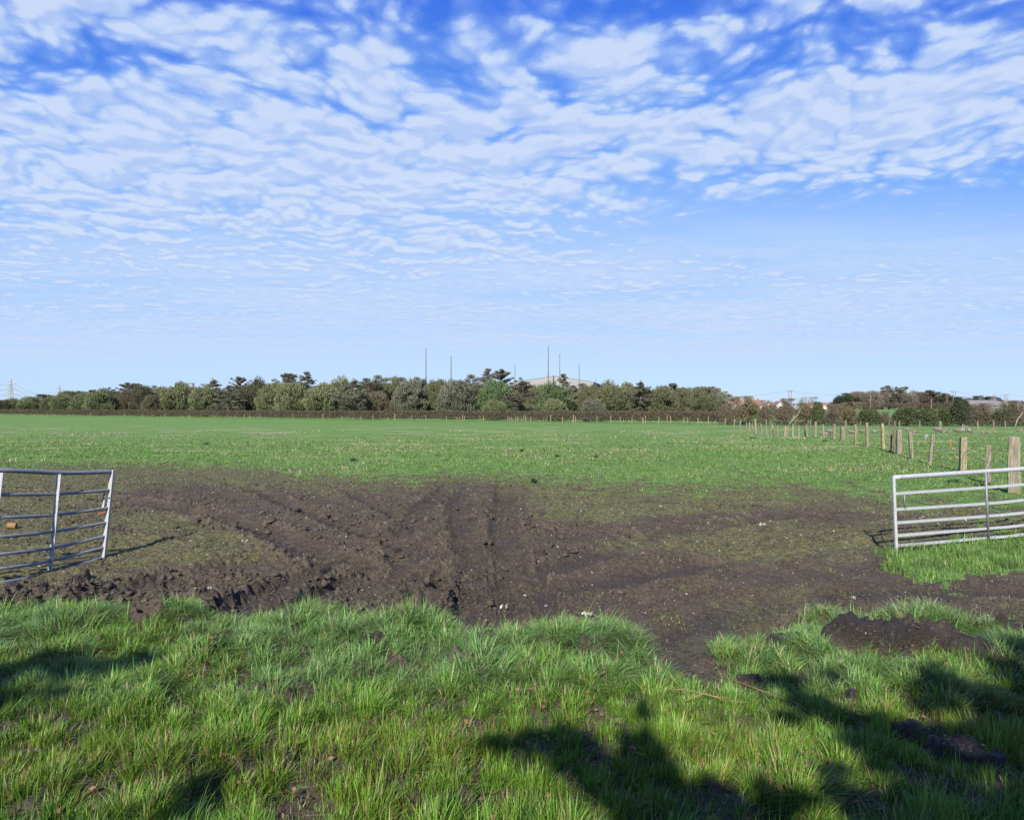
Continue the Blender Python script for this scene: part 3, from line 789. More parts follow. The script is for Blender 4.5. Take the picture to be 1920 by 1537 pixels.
def thorn_bush(seed, hgt=2.7, rad=1.5, n=9000, name='hawthorn_bush', ivy=False, thin=1.0):
    random.seed(seed); root = empty(name, (0, 0, 0)); mb = MB(); tips = []
    for k in range(random.randint(3, 5)):
        a = random.uniform(0, 6.28)
        grow(mb, Vector((math.cos(a) * .15, math.sin(a) * .1, -.05)), Vector((math.cos(a) * .5, math.sin(a) * .5, .9)).normalized(), hgt * .38, .055, 3, .04, .55, tips, (2, 3))
    T = np.array([tuple(p) for p, d in tips]); T = T[(np.hypot(T[:, 0], T[:, 1]) < rad * 1.2) & (T[:, 2] < hgt * 1.02)]
    T[:, 2] *= hgt / max(.1, np.percentile(T[:, 2], 97))
    rr_ = np.hypot(T[:, 0], T[:, 1]); T = T[T[:, 2] < hgt * (1.04 - .55 * (rr_ / rad) ** 2)] if ivy else T
    mb.build('trunk', M_BARK, root)
    i = rng.integers(0, len(T), n)
    sp = .20 if ivy else .19
    P = T[i] + rng.normal(0, sp, (n, 3)) * np.array([1, 1, .9]); m = int(n * (.55 if ivy else .40))
    qx, qy = rng.normal(0, rad * .40, m), rng.normal(0, rad * .40, m); dome = np.clip(1 - (np.hypot(qx, qy) / (rad * 1.25)) ** 2, .1, 1); P[:m] = np.stack([qx, qy, hgt * (.10 + (.86 if ivy else .66) * dome * rng.random(m) ** .75)], 1)
    P[:, 2] = np.clip(P[:, 2], .12 + .25 * rng.random(n), hgt)
    D = unit(rng.normal(0, 1, (n, 3)) + np.array([0, 0, .5]) + .8 * unit(P - np.array([0, 0, hgt * .2])))
    if ivy: leaf_mesh('crown', P, D, .10 + .10 * rng.random(n), .07 + .07 * rng.random(n), M_PINE, root)
    else: leaf_mesh('crown', P[:int(n * thin)], D[:int(n * thin)], .16 + .24 * rng.random(int(n * thin)), .022 + .028 * rng.random(int(n * thin)), M_FOL, root)
    return root


PROTO = {}
_used = set()


def place(kind, loc, scale, col, label, cat, group, rz=None, trunkcol=None):
    src = PROTO[kind]
    if kind in _used: o = copy_tree(src)
    else: o = src; _used.add(kind)
    o.location = loc; o.scale = scale; o.rotation_euler = (0, 0, random.uniform(0, 6.28) if rz is None else rz)
    for ch in o.children:
        if ch.name.startswith('crown'): ch.color = tuple(col) + (1,)
    o['label'] = label; o['category'] = cat; o['group'] = group
    return o


for k in range(5): PROTO['round%d' % k] = round_tree(100 + k, 6.0, (2.5, 2.9, 2.2, 2.7, 3.0)[k])
for k in range(2): PROTO['layer%d' % k] = pine_tree(200 + k, 'layer')
for k in range(3): PROTO['spray%d' % k] = pine_tree(210 + k, 'spray', n=7000)
for k in range(3): PROTO['dark%d' % k] = pine_tree(220 + k, 'dark', name='dark_conifer')
for k in range(4): PROTO['thorn%d' % k] = thorn_bush(230 + k)
PROTO['thornthin'] = thorn_bush(240, 2.8, .9, 6000, thin=.7)
for k in range(3): PROTO['ivy%d' % k] = thorn_bush(250 + k, 2.3, 1.5, 14000, 'ivy_bush', True)

HEDGE = [(-420, 776.5), (-150, 777.5), (0, 779), (150, 781), (300, 782.5), (480, 785), (600, 787), (740, 788.5), (960, 790), (1110, 792.5), (1250, 794), (1395, 797)]


def hedge_y(px):
    return py2y(np.interp(px, [a for a, b in HEDGE], [b for a, b in HEDGE]))


PALE = (.185, .205, .105); OLIVE = (.150, .158, .085); DARKO = (.100, .102, .060); GREEN = (.110, .160, .070); RED = (.160, .135, .085); GREY = (.175, .178, .125); PINEC = (.195, .185, .145); PINED = (.125, .125, .092)
BACK = [(px, int(737 + 5 * math.sin(px * .031) + 4 * math.sin(px * .0113 + 1) - (px > 430) * 8 + (px < 130) * 8), 26, DARKO if k % 3 else OLIVE, 62 + (k * 13) % 17) for k, px in enumerate(range(14, 1330, 42))]
NAMES = {id(PALE): 'pale olive', id(OLIVE): 'olive brown', id(DARKO): 'dark olive', id(GREEN): 'fresh green', id(RED): 'reddish brown', id(GREY): 'grey twiggy'}
LAND = [(20, 'the nearer pylon'), (111, 'the far pylon'), (246, 'the twin topped pine'), (398, 'the spreading pine'), (450, 'the lone spindly pine'), (575, 'the taller of the paired pines'), (660, 'the tiered grey pine'), (799, 'the leftmost mast'), (846, 'the second mast from the left'),
        (915, 'the tallest pine'), (1028, 'the tallest mast'), (1086, 'the warehouse mast'), (1203, 'the dark pine right of the warehouse'), (1265, 'the small pine top'), (1350, 'the wide pine at the wood end')]
ORD = ['first', 'second', 'third', 'fourth', 'fifth', 'sixth']
# centre column, top row, half width in photo pixels, colour, extra distance behind the hedge
ROUND = [(-60, 750, 22, OLIVE, 40), (-25, 751, 20, PALE, 50), (5, 753, 14, DARKO, 30), (22, 749, 16, OLIVE, 45), (36, 753, 12, DARKO, 35), (56, 746, 17, PALE, 30), (74, 749, 14, PALE, 45), (97, 745, 15, OLIVE, 35), (118, 741, 17, PALE, 25), (137, 738, 11, DARKO, 50), (157, 740, 20, PALE, 25), (188, 734, 21, PALE, 20),
         (213, 738, 15, OLIVE, 40), (238, 735, 19, RED, 30), (267, 728, 19, DARKO, 22), (284, 743, 13, RED, 12), (306, 731, 18, PALE, 30), (334, 723, 22, PALE, 25), (357, 729, 17, RED, 35), (380, 730, 21, PALE, 18), (412, 733, 18, GREY, 40), (436, 738, 18, DARKO, 30), (466, 727, 20, DARKO, 40), (486, 714, 17, DARKO, 50),
         (512, 724, 24, PALE, 25), (548, 722, 29, PALE, 20), (580, 731, 18, OLIVE, 40), (604, 725, 26, PALE, 22), (637, 714, 27, PALE, 30), (690, 722, 22, DARKO, 45), (708, 738, 19, RED, 16), (738, 716, 24, OLIVE, 32), (768, 719, 24, GREY, 22), (800, 726, 20, RED, 36), (820, 719, 24, OLIVE, 28), (856, 718, 30, GREY, 18), (890, 730, 18, DARKO, 32),
         (930, 720, 27, GREEN, 24), (926, 752, 20, PALE, 10), (958, 730, 16, OLIVE, 40), (1008, 726, 20, OLIVE, 30), (1038, 724, 30, GREEN, 20), (1040, 752, 19, PALE, 9), (1075, 733, 20, GREEN, 32), (1106, 728, 22, OLIVE, 24), (1112, 750, 20, GREY, 9), (1148, 722, 30, OLIVE, 22), (1180, 725, 23, OLIVE, 34), (1212, 733, 20, DARKO, 22), (1242, 730, 25, OLIVE, 22),
         (1281, 732, 22, OLIVE, 30), (1318, 735, 25, OLIVE, 22), (1348, 741, 17, GREY, 24)]


def px_base(px, extra):
    Y = float(hedge_y(px)) + extra
    return Y, (px - CX) / F * Y


counts = {}
for i, (px, top, hw, colr, ex) in enumerate(ROUND):
    Y, X = px_base(px, ex)
    zt = H + (HY - top) / F * Y; b = gz(X, Y)
    kind = ('round%d' % ((i * 7 + 3) % 5)); r0 = (2.5, 2.9, 2.2, 2.7, 3.0)[(i * 7 + 3) % 5]
    sx = hw / F * Y * 1.38 / r0; sz = (zt - b) / 5.25
    j = max([k for k, (lx, _) in enumerate(LAND) if lx <= px] or [-1])
    low = top > 748 and px > 800
    jitter = 1 + .10 * random.uniform(-1, 1); c = tuple(v * jitter for v in colr)
    if j < 0:
        lab = {0: 'olive rounded tree beyond the left edge of the wood', 1: 'pale rounded tree left of the nearer pylon', 2: 'small dark rounded tree just left of the nearer pylon'}.get(i, 'rounded tree left of the nearer pylon')
    elif low:
        lab = 'low %s shrub at the wood foot, right of %s' % (NAMES[id(colr)], LAND[j][1])
    else:
        counts[j] = counts.get(j, 0) + 1
        lab = '%s rounded tree, %s right of %s' % (NAMES[id(colr)], ORD[counts[j] - 1], LAND[j][1])
    place(kind, (X, Y, b), (sx, sx, sz), c, lab, 'tree', 'rounded trees along the edge of the wood')

bcount = {}


def back_label(px):
    j = max([k for k, (lx, _) in enumerate(LAND) if lx <= px] or [0])
    if px < 20: return 'dull olive back row tree at the left end of the wood'
    bcount[j] = bcount.get(j, 0) + 1
    return 'dull back row tree, %s right of %s' % (ORD[bcount[j] - 1], LAND[j][1])


for k, (px, top, hw, colr, ex) in enumerate(BACK):
    Y, X = px_base(px, ex); b = gz(X, Y); q = ('round%d' % (k % 5))
    place(q, (X, Y, b), (hw / F * Y * 1.5 / 2.6,) * 2 + ((H + (HY - top) / F * Y - b) / 5.5,), tuple(v * (1 + .1 * math.sin(k * 2.1)) for v in colr), back_label(px), 'tree', 'trees filling the wood behind its front row')
PINES = [('layer1', 10, 749, 12, PINEC, 70, 'small pine among the trees at the foot of the nearer pylon'), ('spray1', 80, 739, 14, RED, 50, 'small reddish pine midway between the two pylons'), ('dark0', 122, 735, 10, PINEC, 60, 'small dark conifer just right of the far pylon'),
         ('spray0', 170, 731, 14, PINEC, 60, 'small pine above the pale trees left of the twin topped pine'), ('dark1', 205, 728, 18, PINEC, 60, 'dark pine crown left of the twin topped pine'),
         ('spray2', 240, 718, 16, PINEC, 45, 'left stem of the twin topped pine'), ('spray0', 254, 719, 14, PINEC, 50, 'right stem of the twin topped pine'), ('dark2', 293, 722, 14, PINEC, 45, 'rounded dark pine top between the twin topped and spreading pines'), ('dark1', 362, 727, 16, PINEC, 50, 'dark conifer top behind the reddish trees left of the spreading pine'),
         ('layer0', 398, 709, 26, PINEC, 34, 'spreading pine left of the lone spindly pine'), ('layer1', 430, 722, 24, GREY, 14, 'grey tiered pine in front of the lone spindly pine'), ('spray1', 450, 706, 13, PINEC, 40, 'lone spindly pine standing clear above the wood'),
         ('spray0', 543, 700, 20, PINEC, 36, 'shorter left one of the paired pines'), ('layer1', 575, 696, 27, PINEC, 40, 'taller right one of the paired pines'), ('dark0', 525, 715, 14, PINEC, 50, 'small dark pine crown left of the paired pines'),
         ('layer0', 662, 709, 30, GREY, 8, 'tiered grey pine with a bare trunk against the wood'), ('dark2', 692, 708, 24, PINED, 26, 'dark pine beside the tiered grey pine'), ('dark1', 715, 703, 17, PINEC, 36, 'pine crown left of the broad dark pine'), ('dark0', 736, 703, 24, PINEC, 44, 'broad dark pine left of the leftmost mast'),
         ('dark2', 786, 706, 18, PINED, 32, 'tall dark conifer just left of the leftmost mast'), ('dark0', 822, 714, 18, PINEC, 50, 'low dark pine crown between the two left masts'), ('dark1', 888, 702, 20, PINEC, 40, 'dark pine left of the tallest pine'), ('layer1', 915, 690, 28, PINEC, 34, 'tallest pine of the wood with reddish bare lower branches'),
         ('spray2', 940, 694, 19, PINEC, 42, 'leaning pine right of the tallest pine'), ('layer0', 978, 711, 34, PINED, 9, 'large dark tiered pine left of the warehouse'), ('layer1', 1056, 700, 24, PINEC, 22, 'tiered pine before the grey warehouse'), ('dark2', 1086, 718, 22, PINED, 28, 'dark conifer below the mast over the warehouse'),
         ('dark0', 1142, 719, 12, PINEC, 50, 'small dark pine top right of the warehouse'), ('layer0', 1203, 713, 24, PINED, 20, 'dark pine right of the warehouse'), ('spray0', 1265, 719, 20, PINEC, 36, 'small pine top between the dark pine and the wide pine'), ('spray1', 1300, 734, 12, RED, 40, 'small reddish pine top left of the wide pine'), ('spray2', 1330, 726, 20, PINEC, 34, 'left crown of the wide pine at the wood end'), ('dark1', 1350, 727, 20, PINEC, 30, 'right crown of the wide pine at the wood end')]
for k, px, top, hw, colr, ex, lab in PINES:
    Y, X = px_base(px, ex); zt = H + (HY - top) / F * Y; b = gz(X, Y)
    r0 = {'l': 3.3, 's': 2.2, 'd': 2.9}[k[0]]; sx = hw / F * Y * 1.25 / r0; sz = (zt - b) / 10.0
    place(k, (X, Y, b), (sx, sx, sz), colr, lab, 'pine tree', 'pines standing above the wood')


# ------------------------------------------------------------------ hedges
def hedge(name, pts, h0, dens, thick, col, label, stems=True, L=(.16, .2), wd=(.03, .035), cat='hedge'):
    root = empty(name, (pts[0][0], pts[0][1], 0), label, cat)
    P = np.array(pts, float); seg = np.hypot(*(P[1:] - P[:-1]).T); cum = np.concatenate([[0], np.cumsum(seg)]); n = int(cum[-1] * dens)
    s = rng.random(n) * cum[-1]; X = np.interp(s, cum, P[:, 0]); Y = np.interp(s, cum, P[:, 1])
    lump = 1 + .06 * fbm(s, s * 0, .35, 3, 500) + .04 * fbm(s, s * 0, 2, 2, 501)
    hh = h0 * lump
    lo = .30 + .18 * fbm(s, s * 0 + 3, .7, 3, 502)
    t = rng.random(n) ** .75
    Z = lo * h0 * .8 + (hh - lo * h0 * .8) * t
    off = rng.normal(0, .42, n) * thick * (.6 + .5 * np.sin(math.pi * np.clip(t, 0, 1)))
    gx = X; gy = Y + off
    Z = Z + height(gx, gy)
    D = unit(rng.normal(0, .7, (n, 3)) + np.array([0, 0, .9]))
    V = np.stack([gx, gy, Z], 1) - np.array(root.location)
    o = leaf_mesh('foliage', V, D, L[0] + L[1] * rng.random(n), wd[0] + wd[1] * rng.random(n), M_FOL, root); o.color = tuple(col) + (1,)
    if stems:
        m = int(cum[-1] * 2.2); s = rng.random(m) * cum[-1]; X = np.interp(s, cum, P[:, 0]); Y = np.interp(s, cum, P[:, 1]) + rng.normal(0, .25, m) * thick
        V = np.stack([X, Y, height(X, Y) + .32], 1) - np.array(root.location); D = unit(np.stack([rng.normal(0, .35, m), rng.normal(0, .2, m), np.ones(m)], 1))
        o = leaf_mesh('stem_row', V, D, .6 + .25 * rng.random(m), .05 + .06 * rng.random(m), M_FOL, root); o.color = (.26, .20, .13, 1); o['kind'] = 'stuff'
    return root


hp = [((px - CX) / F * float(hedge_y(px)), float(hedge_y(px)) + .9) for px in range(-420, 1396, 30)]
hedge('hedge', hp, 1.56, 520, .8, (.128, .108, .072), 'long clipped brown hedge running below the wood', wd=(.035, .045))
# scrub beyond the right hand field and a low line of trees by the houses
hedge('scrub_hedge', [((px - CX) / F * Y, Y) for px, Y in ((1610, 330), (1700, 325), (1790, 330), (1960, 335), (2200, 340))], 3.6, 90, 2.5, (.15, .105, .075), 'reddish brown scrub below the copse across the far field', False, (.4, .4), (.08, .08))
hedge('scrub_hedge', [((px - CX) / F * Y, Y) for px, Y in ((1330, 470), (1450, 465), (1620, 460))], 4.2, 70, 3.0, (.17, .135, .11), 'pale brown line of bare trees behind the village', False, (.5, .5), (.10, .10))
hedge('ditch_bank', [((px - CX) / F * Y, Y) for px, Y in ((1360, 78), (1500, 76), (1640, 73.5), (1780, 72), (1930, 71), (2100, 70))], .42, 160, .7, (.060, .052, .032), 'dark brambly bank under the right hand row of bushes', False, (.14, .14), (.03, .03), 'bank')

# ------------------------------------------------------------------ the row of bushes on the right
BR = (.185, .155, .110); BRY = (.215, .180, .105); IV = (.088, .108, .048); IVD = (.052, .066, .034)
BUSH = [('thorn0', 1362, 757, 20, BR, 'sparse brown bush where the far hedge meets the row of bushes'), ('thorn1', 1393, 744, 32, BRY, 'large brown hawthorn with yellow lichen in front of the red roofs'), ('thornthin', 1433, 753, 17, BR, 'thin bare hawthorn between the red roofs and the white gabled house'),
        ('thorn2', 1472, 748, 26, BR, 'bare hawthorn below the nearest twin pole with a broken limb'), ('thornthin', 1512, 747, 22, BRY, 'tall bare hawthorn against the left of the dark ivy bush'), ('ivy0', 1533, 755, 17, IV, 'dark green ivy bush, the leftmost of the evergreen ones'), ('thorn3', 1562, 758, 20, BR, 'brown hawthorn just right of the leftmost ivy bush'),
        ('thornthin', 1592, 756, 24, BRY, 'yellowish hawthorn with gaps showing the field'), ('ivy1', 1631, 764, 27, IV, 'rounded green bush left of the two small rounded ones'), ('thorn2', 1660, 772, 16, BR, 'low brown thorn between two rounded green bushes'), ('ivy2', 1697, 763, 30, IV, 'rounded green bush behind the leaning fence stakes'),
        ('ivy0', 1741, 767, 21, IV, 'small rounded green bush left of the tall dark one'), ('ivy1', 1776, 761, 24, IV, 'broad green bush at the left foot of the tall dark one'), ('ivy2', 1800, 746, 20, IVD, 'tallest and darkest ivy bush of the row'), ('thorn0', 1834, 757, 27, BR, 'brown thorn bush right of the tallest dark bush'),
        ('thorn3', 1868, 766, 24, (.130, .130, .075), 'greenish thorn bush below the barn roofs'), ('thorn1', 1904, 752, 28, BR, 'brown thorn bush with a leaning pale trunk at the right edge'), ('thorn2', 1960, 760, 28, BR, 'brown thorn bush beyond the right edge'), ('ivy0', 2010, 764, 24, IV, 'green bush beyond the right edge')]
for k, px, top, hw, c, lab in BUSH:
    Y = float(np.interp(px, [1360, 1640, 1930], [78, 73, 70.5])) + random.uniform(0, 1.2); X = (px - CX) / F * Y; zt = H + (HY - top) / F * Y; b = gz(X, Y)
    hh = 2.25 if k.startswith('ivy') else 2.72; r0 = 1.15 if k == 'thornthin' else (1.80 if k.startswith('ivy') else 1.65)
    sx = hw / F * Y / r0
    place(k, (X, Y, b), (sx, sx, (zt - b) / hh), c, lab, 'bush', 'bushes in the row across the right hand field')

mb = MB(); a = W(1478, 797, 72); b_ = W(1497, 776, 72); mb.tube([a, a.lerp(b_, .4) + Vector((.05, 0, .12)), b_, W(1501, 767, 72)], [.05, .06, .035, .012], 6); mb.tube([a.lerp(b_, .55), W(1489, 771, 73.6)], [.04, .015], 5)
tag(mb.build('broken_branch', M_STRAW, smooth=True), 'pale broken branch leaning out of the bare hawthorn below the twin pole', 'branch')
mb = MB(); mb.tube([W(1902, 802, 70), W(1908, 786, 70), W(1918, 773, 70)], [.07, .06, .03], 6)
tag(mb.build('leaning_trunk', M_STRAW, smooth=True), 'pale leaning trunk in the brown bush at the right edge', 'branch')

# copse on the right skyline
BARE = (.210, .185, .150)
COP = [('round0', 1585, 736, 17, (.05, .065, .035)), ('dark0', 1597, 735, 18, PINED), ('round1', 1612, 732, 20, BARE), ('round2', 1634, 731, 18, BARE), ('round3', 1655, 732, 20, BARE), ('dark1', 1666, 722, 13, PINED), ('dark2', 1682, 724, 9, PINED), ('dark0', 1693, 722, 8, PINED), ('round4', 1690, 731, 20, BARE),
       ('round0', 1708, 731, 17, BARE), ('round1', 1727, 733, 18, (.145, .122, .090)), ('dark1', 1736, 731, 14, (.075, .065, .045)), ('round2', 1748, 733, 17, (.145, .122, .090)), ('dark2', 1757, 734, 11, (.06, .06, .04)), ('round3', 1768, 736, 16, (.145, .122, .090)), ('dark0', 1776, 735, 10, PINED), ('round4', 1783, 741, 11, (.07, .07, .045)),
       ('dark1', 1826, 742, 14, PINED), ('dark2', 1843, 741, 14, PINED), ('dark0', 1856, 742, 12, PINED), ('dark1', 1868, 745, 8, PINED), ('dark2', 1877, 748, 6, PINED), ('dark0', 1896, 750, 6, PINED), ('round1', 1900, 757, 12, BARE), ('round3', 1566, 752, 12, BARE), ('round2', 1800, 752, 12, BARE)]
COPL = ['grey green tree at the left end of the copse', 'dark evergreen second from the left end of the copse', 'bare grey tree right of the left evergreen of the copse', 'bare grey tree beside the single pole before the copse', 'bare grey tree left of the rounded dark evergreen', 'rounded dark evergreen rising above the copse',
        'middle one of the three dark evergreens above the copse', 'narrow pointed evergreen, rightmost of the three above the copse', 'bare grey tree in front of the pointed evergreen', 'bare grey tree just right of the pointed evergreen', 'brown tree left of the brownish conifer', 'brownish conifer in the right half of the copse',
        'brown tree right of the brownish conifer', 'small brown conifer third from the right of the copse', 'brown tree left of the twin pole in the copse', 'dark evergreen at the twin pole end of the copse', 'dark low tree at the right end of the copse', 'dark evergreen leftmost behind the pale barn', 'dark evergreen second behind the pale barn',
        'dark evergreen third behind the pale barn', 'smaller dark evergreen at the right behind the pale barn', 'little pointed conifer between the barn and the right pole', 'little pointed conifer rightmost on the skyline', 'bare tree low on the skyline at the far right', 'small bare tree left of the copse in the scrub', 'small bare tree between the copse and the barn']
for (k, px, top, hw, c), lab in zip(COP, COPL):
    Y = 352 + random.uniform(-6, 14); X = (px - CX) / F * Y; zt = H + (HY - top) / F * Y; b = gz(X, Y)
    r0 = 2.7 if k[0] == 'r' else 2.9; sx = hw / F * Y / r0 * 1.4
    place(k, (X, Y, b), (sx, sx, (zt - b) / (6.15 if k[0] == 'r' else 10.1)), c, lab, 'tree', 'trees of the copse on the skyline')

# ------------------------------------------------------------------ village, barns, warehouse
M_WHITE = simple('white_render', (.60, .58, .55), (.50, .48, .46), 1.2); M_ROOF = simple('orange_tiles', (.30, .165, .125), (.24, .13, .10), 3, stretch=(1, 1, 6))
M_GLASS = simple('dark_window', (.04, .05, .06), (.06, .07, .08), 3, 0.2); M_GREYR = simple('grey_sheet_roof', (.25, .235, .225), (.19, .175, .17), .8); M_BRICK = simple('red_brick', (.30, .15, .10), (.22, .11, .08), 6)
M_GREYD = simple('dark_sheet_roof', (.20, .19, .18), (.15, .14, .135), .8); M_BLUE = simple('pale_blue_sheet', (.50, .60, .68), (.42, .52, .60), 1)


def house(px, Y, wdt, dep, eave, ridge, gable, label, roof=M_ROOF, wall=M_WHITE, cat='house', chimney=True, rz=0.0):
    X = (px - CX) / F * Y; b = gz(X, Y) - .2
    r = empty('barn' if cat == 'barn' else 'house', (X, Y, b), label, cat, 'village houses beyond the field' if cat == 'house' else None, rz)
    w2, d2 = wdt / 2, dep / 2; m = MB()
    if gable:   # gable towards the viewer
        m.add([(-w2, -d2, 0), (w2, -d2, 0), (w2, -d2, eave), (0, -d2, ridge), (-w2, -d2, eave), (-w2, d2, 0), (w2, d2, 0), (w2, d2, eave), (0, d2, ridge), (-w2, d2, eave)],
              [(0, 1, 2, 3, 4), (9, 8, 7, 6, 5), (1, 6, 7, 2), (5, 0, 4, 9)])
        R = [((-w2 - .3, eave - .25), (0, ridge)), ((w2 + .3, eave - .25), (0, ridge))]; q = MB()
        for (ax, az_), (bx, bz) in R:
            y0, y1 = -d2 - .3, d2 + .3; q.add([(ax, y0, az_ + .02), (bx, y0, bz + .02), (bx, y1, bz + .02), (ax, y1, az_ + .02), (ax, y0, az_ + .2), (bx, y0, bz + .2), (bx, y1, bz + .2), (ax, y1, az_ + .2)], [(0, 1, 2, 3), (4, 7, 6, 5), (0, 4, 5, 1), (3, 2, 6, 7), (0, 3, 7, 4), (1, 5, 6, 2)])
    else:
        m.add([(-w2, -d2, 0), (-w2, d2, 0), (-w2, d2, eave), (-w2, 0, ridge), (-w2, -d2, eave), (w2, -d2, 0), (w2, d2, 0), (w2, d2, eave), (w2, 0, ridge), (w2, -d2, eave)],
              [(0, 1, 2, 3, 4), (9, 8, 7, 6, 5), (0, 4, 9, 5), (1, 6, 7, 2)])
        q = MB()
        for (ay, az_), (by, bz) in (((-d2 - .3, eave - .25), (0, ridge)), ((d2 + .3, eave - .25), (0, ridge))):
            x0, x1 = -w2 - .3, w2 + .3; q.add([(x0, ay, az_ + .02), (x0, by, bz + .02), (x1, by, bz + .02), (x1, ay, az_ + .02), (x0, ay, az_ + .2), (x0, by, bz + .2), (x1, by, bz + .2), (x1, ay, az_ + .2)], [(0, 1, 2, 3), (4, 7, 6, 5), (0, 4, 5, 1), (3, 2, 6, 7), (0, 3, 7, 4), (1, 5, 6, 2)])
    m.build('wall', wall, r); rf = q.build('roof', roof, r)
    if chimney:
        c = MB(); c.box((w2 * .6 if not gable else .4, 0 if not gable else d2 * .4, ridge + .45), (.7, .7, 1.5)); c.build('chimney', M_BRICK, rf)
    if cat == 'house':
        for wx in ((-w2 * .55, w2 * .55) if wdt > 6 else (0,)):
            MB().box((wx, -d2 - .02, eave * .55), (1.3, .08, 1.2)).build('window', M_GLASS, r)
    return r


house(1361, 440, 9, 7, 3.2, 5.6, False, 'white house with an orange roof, leftmost of the village')
house(1372, 452, 12, 8, 3.9, 6.6, False, 'long orange roofed house behind the leftmost one')
house(1384, 446, 8, 7, 3.0, 5.5, True, 'white gabled house third from the left of the village')
house(1396, 440, 10, 7, 2.8, 5.0, False, 'white house partly behind the large lichened hawthorn')
house(1412, 450, 11, 8, 3.6, 6.2, False, 'orange roofed house right of the large lichened hawthorn')
house(1424, 445, 7, 7, 3.0, 4.9, False, 'small white house left of the thin bare hawthorn', chimney=False)
house(1441, 448, 9, 7, 2.6, 4.9, True, 'white house just right of the thin bare hawthorn')
house(1459, 430, 5.6, 8, 2.7, 5.2, True, 'bright white house with a steep orange gable standing alone', chimney=False)
house(1452, 440, 5, 5, 2.2, 4.0, False, 'low red roofed outbuilding left of the white gabled house', roof=M_ROOF, wall=M_BRICK, chimney=False)
house(1517, 445, 7, 6, 2.6, 4.6, False, 'white house with red roof behind the leftmost ivy bush', chimney=False)
house(1497, 430, 17, 6, 1.6, 2.1, False, 'long low pale blue shed right of the twin pole', roof=M_BLUE, wall=M_BLUE, cat='barn', chimney=False)
house(1547, 455, 12, 6, 3.0, 4.6, False, 'low house in the haze of twigs right of the leftmost ivy bush', chimney=False)
house(1835, 300, 15, 12, 2.6, 4.7, False, 'barn with a pale grey sheet roof right of the copse', roof=M_GREYR, wall=M_GREYD, cat='barn', chimney=False)
house(1868, 305, 12, 12, 2.4, 4.2, False, 'barn with a darker grey roof beside the right pole', roof=M_GREYD, wall=M_GREYD, cat='barn', chimney=False)
house(1810, 310, 5, 8, 2.4, 3.8, True, 'small dark shed left of the pale roofed barn', roof=M_GREYD, wall=M_GREYD, cat='barn', chimney=False)

# warehouse
M_CLAD = simple('pale_cladding', (.315, .305, .315), (.33, .32, .325), .1); M_CLADD = simple('dark_side_cladding', (.17, .18, .20), (.15, .16, .18), .2)  # side wall cladding is a darker grey than the front
Y0 = 500; wh = empty('warehouse', ((1043 - CX) / F * Y0, Y0, 1.5), 'huge pale grey warehouse with a shallow gable rising behind the wood', 'warehouse')
bx = lambda px: (px - 1043) / F * Y0
zt = lambda py: H + (HY - py) / F * Y0 - 1.5
m = MB(); xs = [bx(962), bx(1038), bx(1113)]; zs = [zt(716.5), zt(705), zt(716)]; L = 60
m.add([(xs[0], 0, 0), (xs[2], 0, 0), (xs[2], 0, zs[2]), (xs[1], 0, zs[1]), (xs[0], 0, zs[0])], [(0, 1, 2, 3, 4)])
m.add([(xs[0], L, 0), (xs[2] + 4, L, 0), (xs[2] + 4, L, zs[2]), (xs[1], L, zs[1]), (xs[0], L, zs[0])], [(4, 3, 2, 1, 0)])
m.add([(xs[0], 0, 0), (xs[0], 0, zs[0]), (xs[0], L, zs[0]), (xs[0], L, 0)], [(0, 1, 2, 3)])
m.build('front_wall', M_CLAD, wh)
MB().add([(xs[2] + .02, 0, 0), (xs[2] + .02, 0, zs[2]), (xs[2] + 15, L, zs[2] * .98), (xs[2] + 15, L, 0)], [(0, 3, 2, 1)]).build('side_wall', M_CLADD, wh)
MB().add([(xs[0], -.3, zs[0] + .1), (xs[1], -.3, zs[1] + .1), (xs[1] + 4, L, zs[1] + .1), (xs[0], L, zs[0] + .1), (xs[2], -.3, zs[2] + .1), (xs[2] + 15, L, zs[2] * .98 + .1)], [(0, 1, 2, 3), (1, 4, 5, 2)]).build('roof', M_CLAD, wh)

# masts
for px, top, r, lab in ((798.7, 653, .19, 'tall thin grey mast, leftmost of all the masts'), (845.7, 667, .19, 'thin grey mast second from the left, right of the leftmost'), (965.5, 683, .14, 'faint short mast left of the warehouse'), (1028, 648, .20, 'tallest mast, in front of the left half of the warehouse'),
                        (1049.5, 663, .15, 'mast rising behind the tiered pine on the warehouse'), (1086, 681.5, .15, 'mast over the right half of the warehouse'), (1117.5, 708, .11, 'smallest mast just right of the warehouse corner')):
    Y = 300 if px < 900 else 420; Y = 480 if px in (1028,) else Y; r = r * Y / 300 * 1.6
    X = (px - CX) / F * Y; b = 1.2; z1 = H + (HY - top) / F * Y
    rt = empty('mast', (X, Y, b), lab, 'mast', 'thin masts above the wood')
    h = z1 - b
    MB().tube([(0, 0, 0), (0, 0, h * .52)], [r * 1.15, r * 1.05], 8).tube([(0, 0, h * .52), (0, 0, h * .525 + .1)], [r * 1.5, r * 1.5], 8).build('lower_section', M_MAST, rt)
    MB().tube([(0, 0, h * .525), (0, 0, h)], [r * .95, r * .6], 8).build('upper_section', M_MAST, rt)


# pylons and poles
M_PYL = simple('pylon_steel', (.42, .43, .43), (.50, .51, .52), 2, 0.6); M_POLE = simple('pole_timber', (.24, .20, .17), (.32, .28, .24), 3)


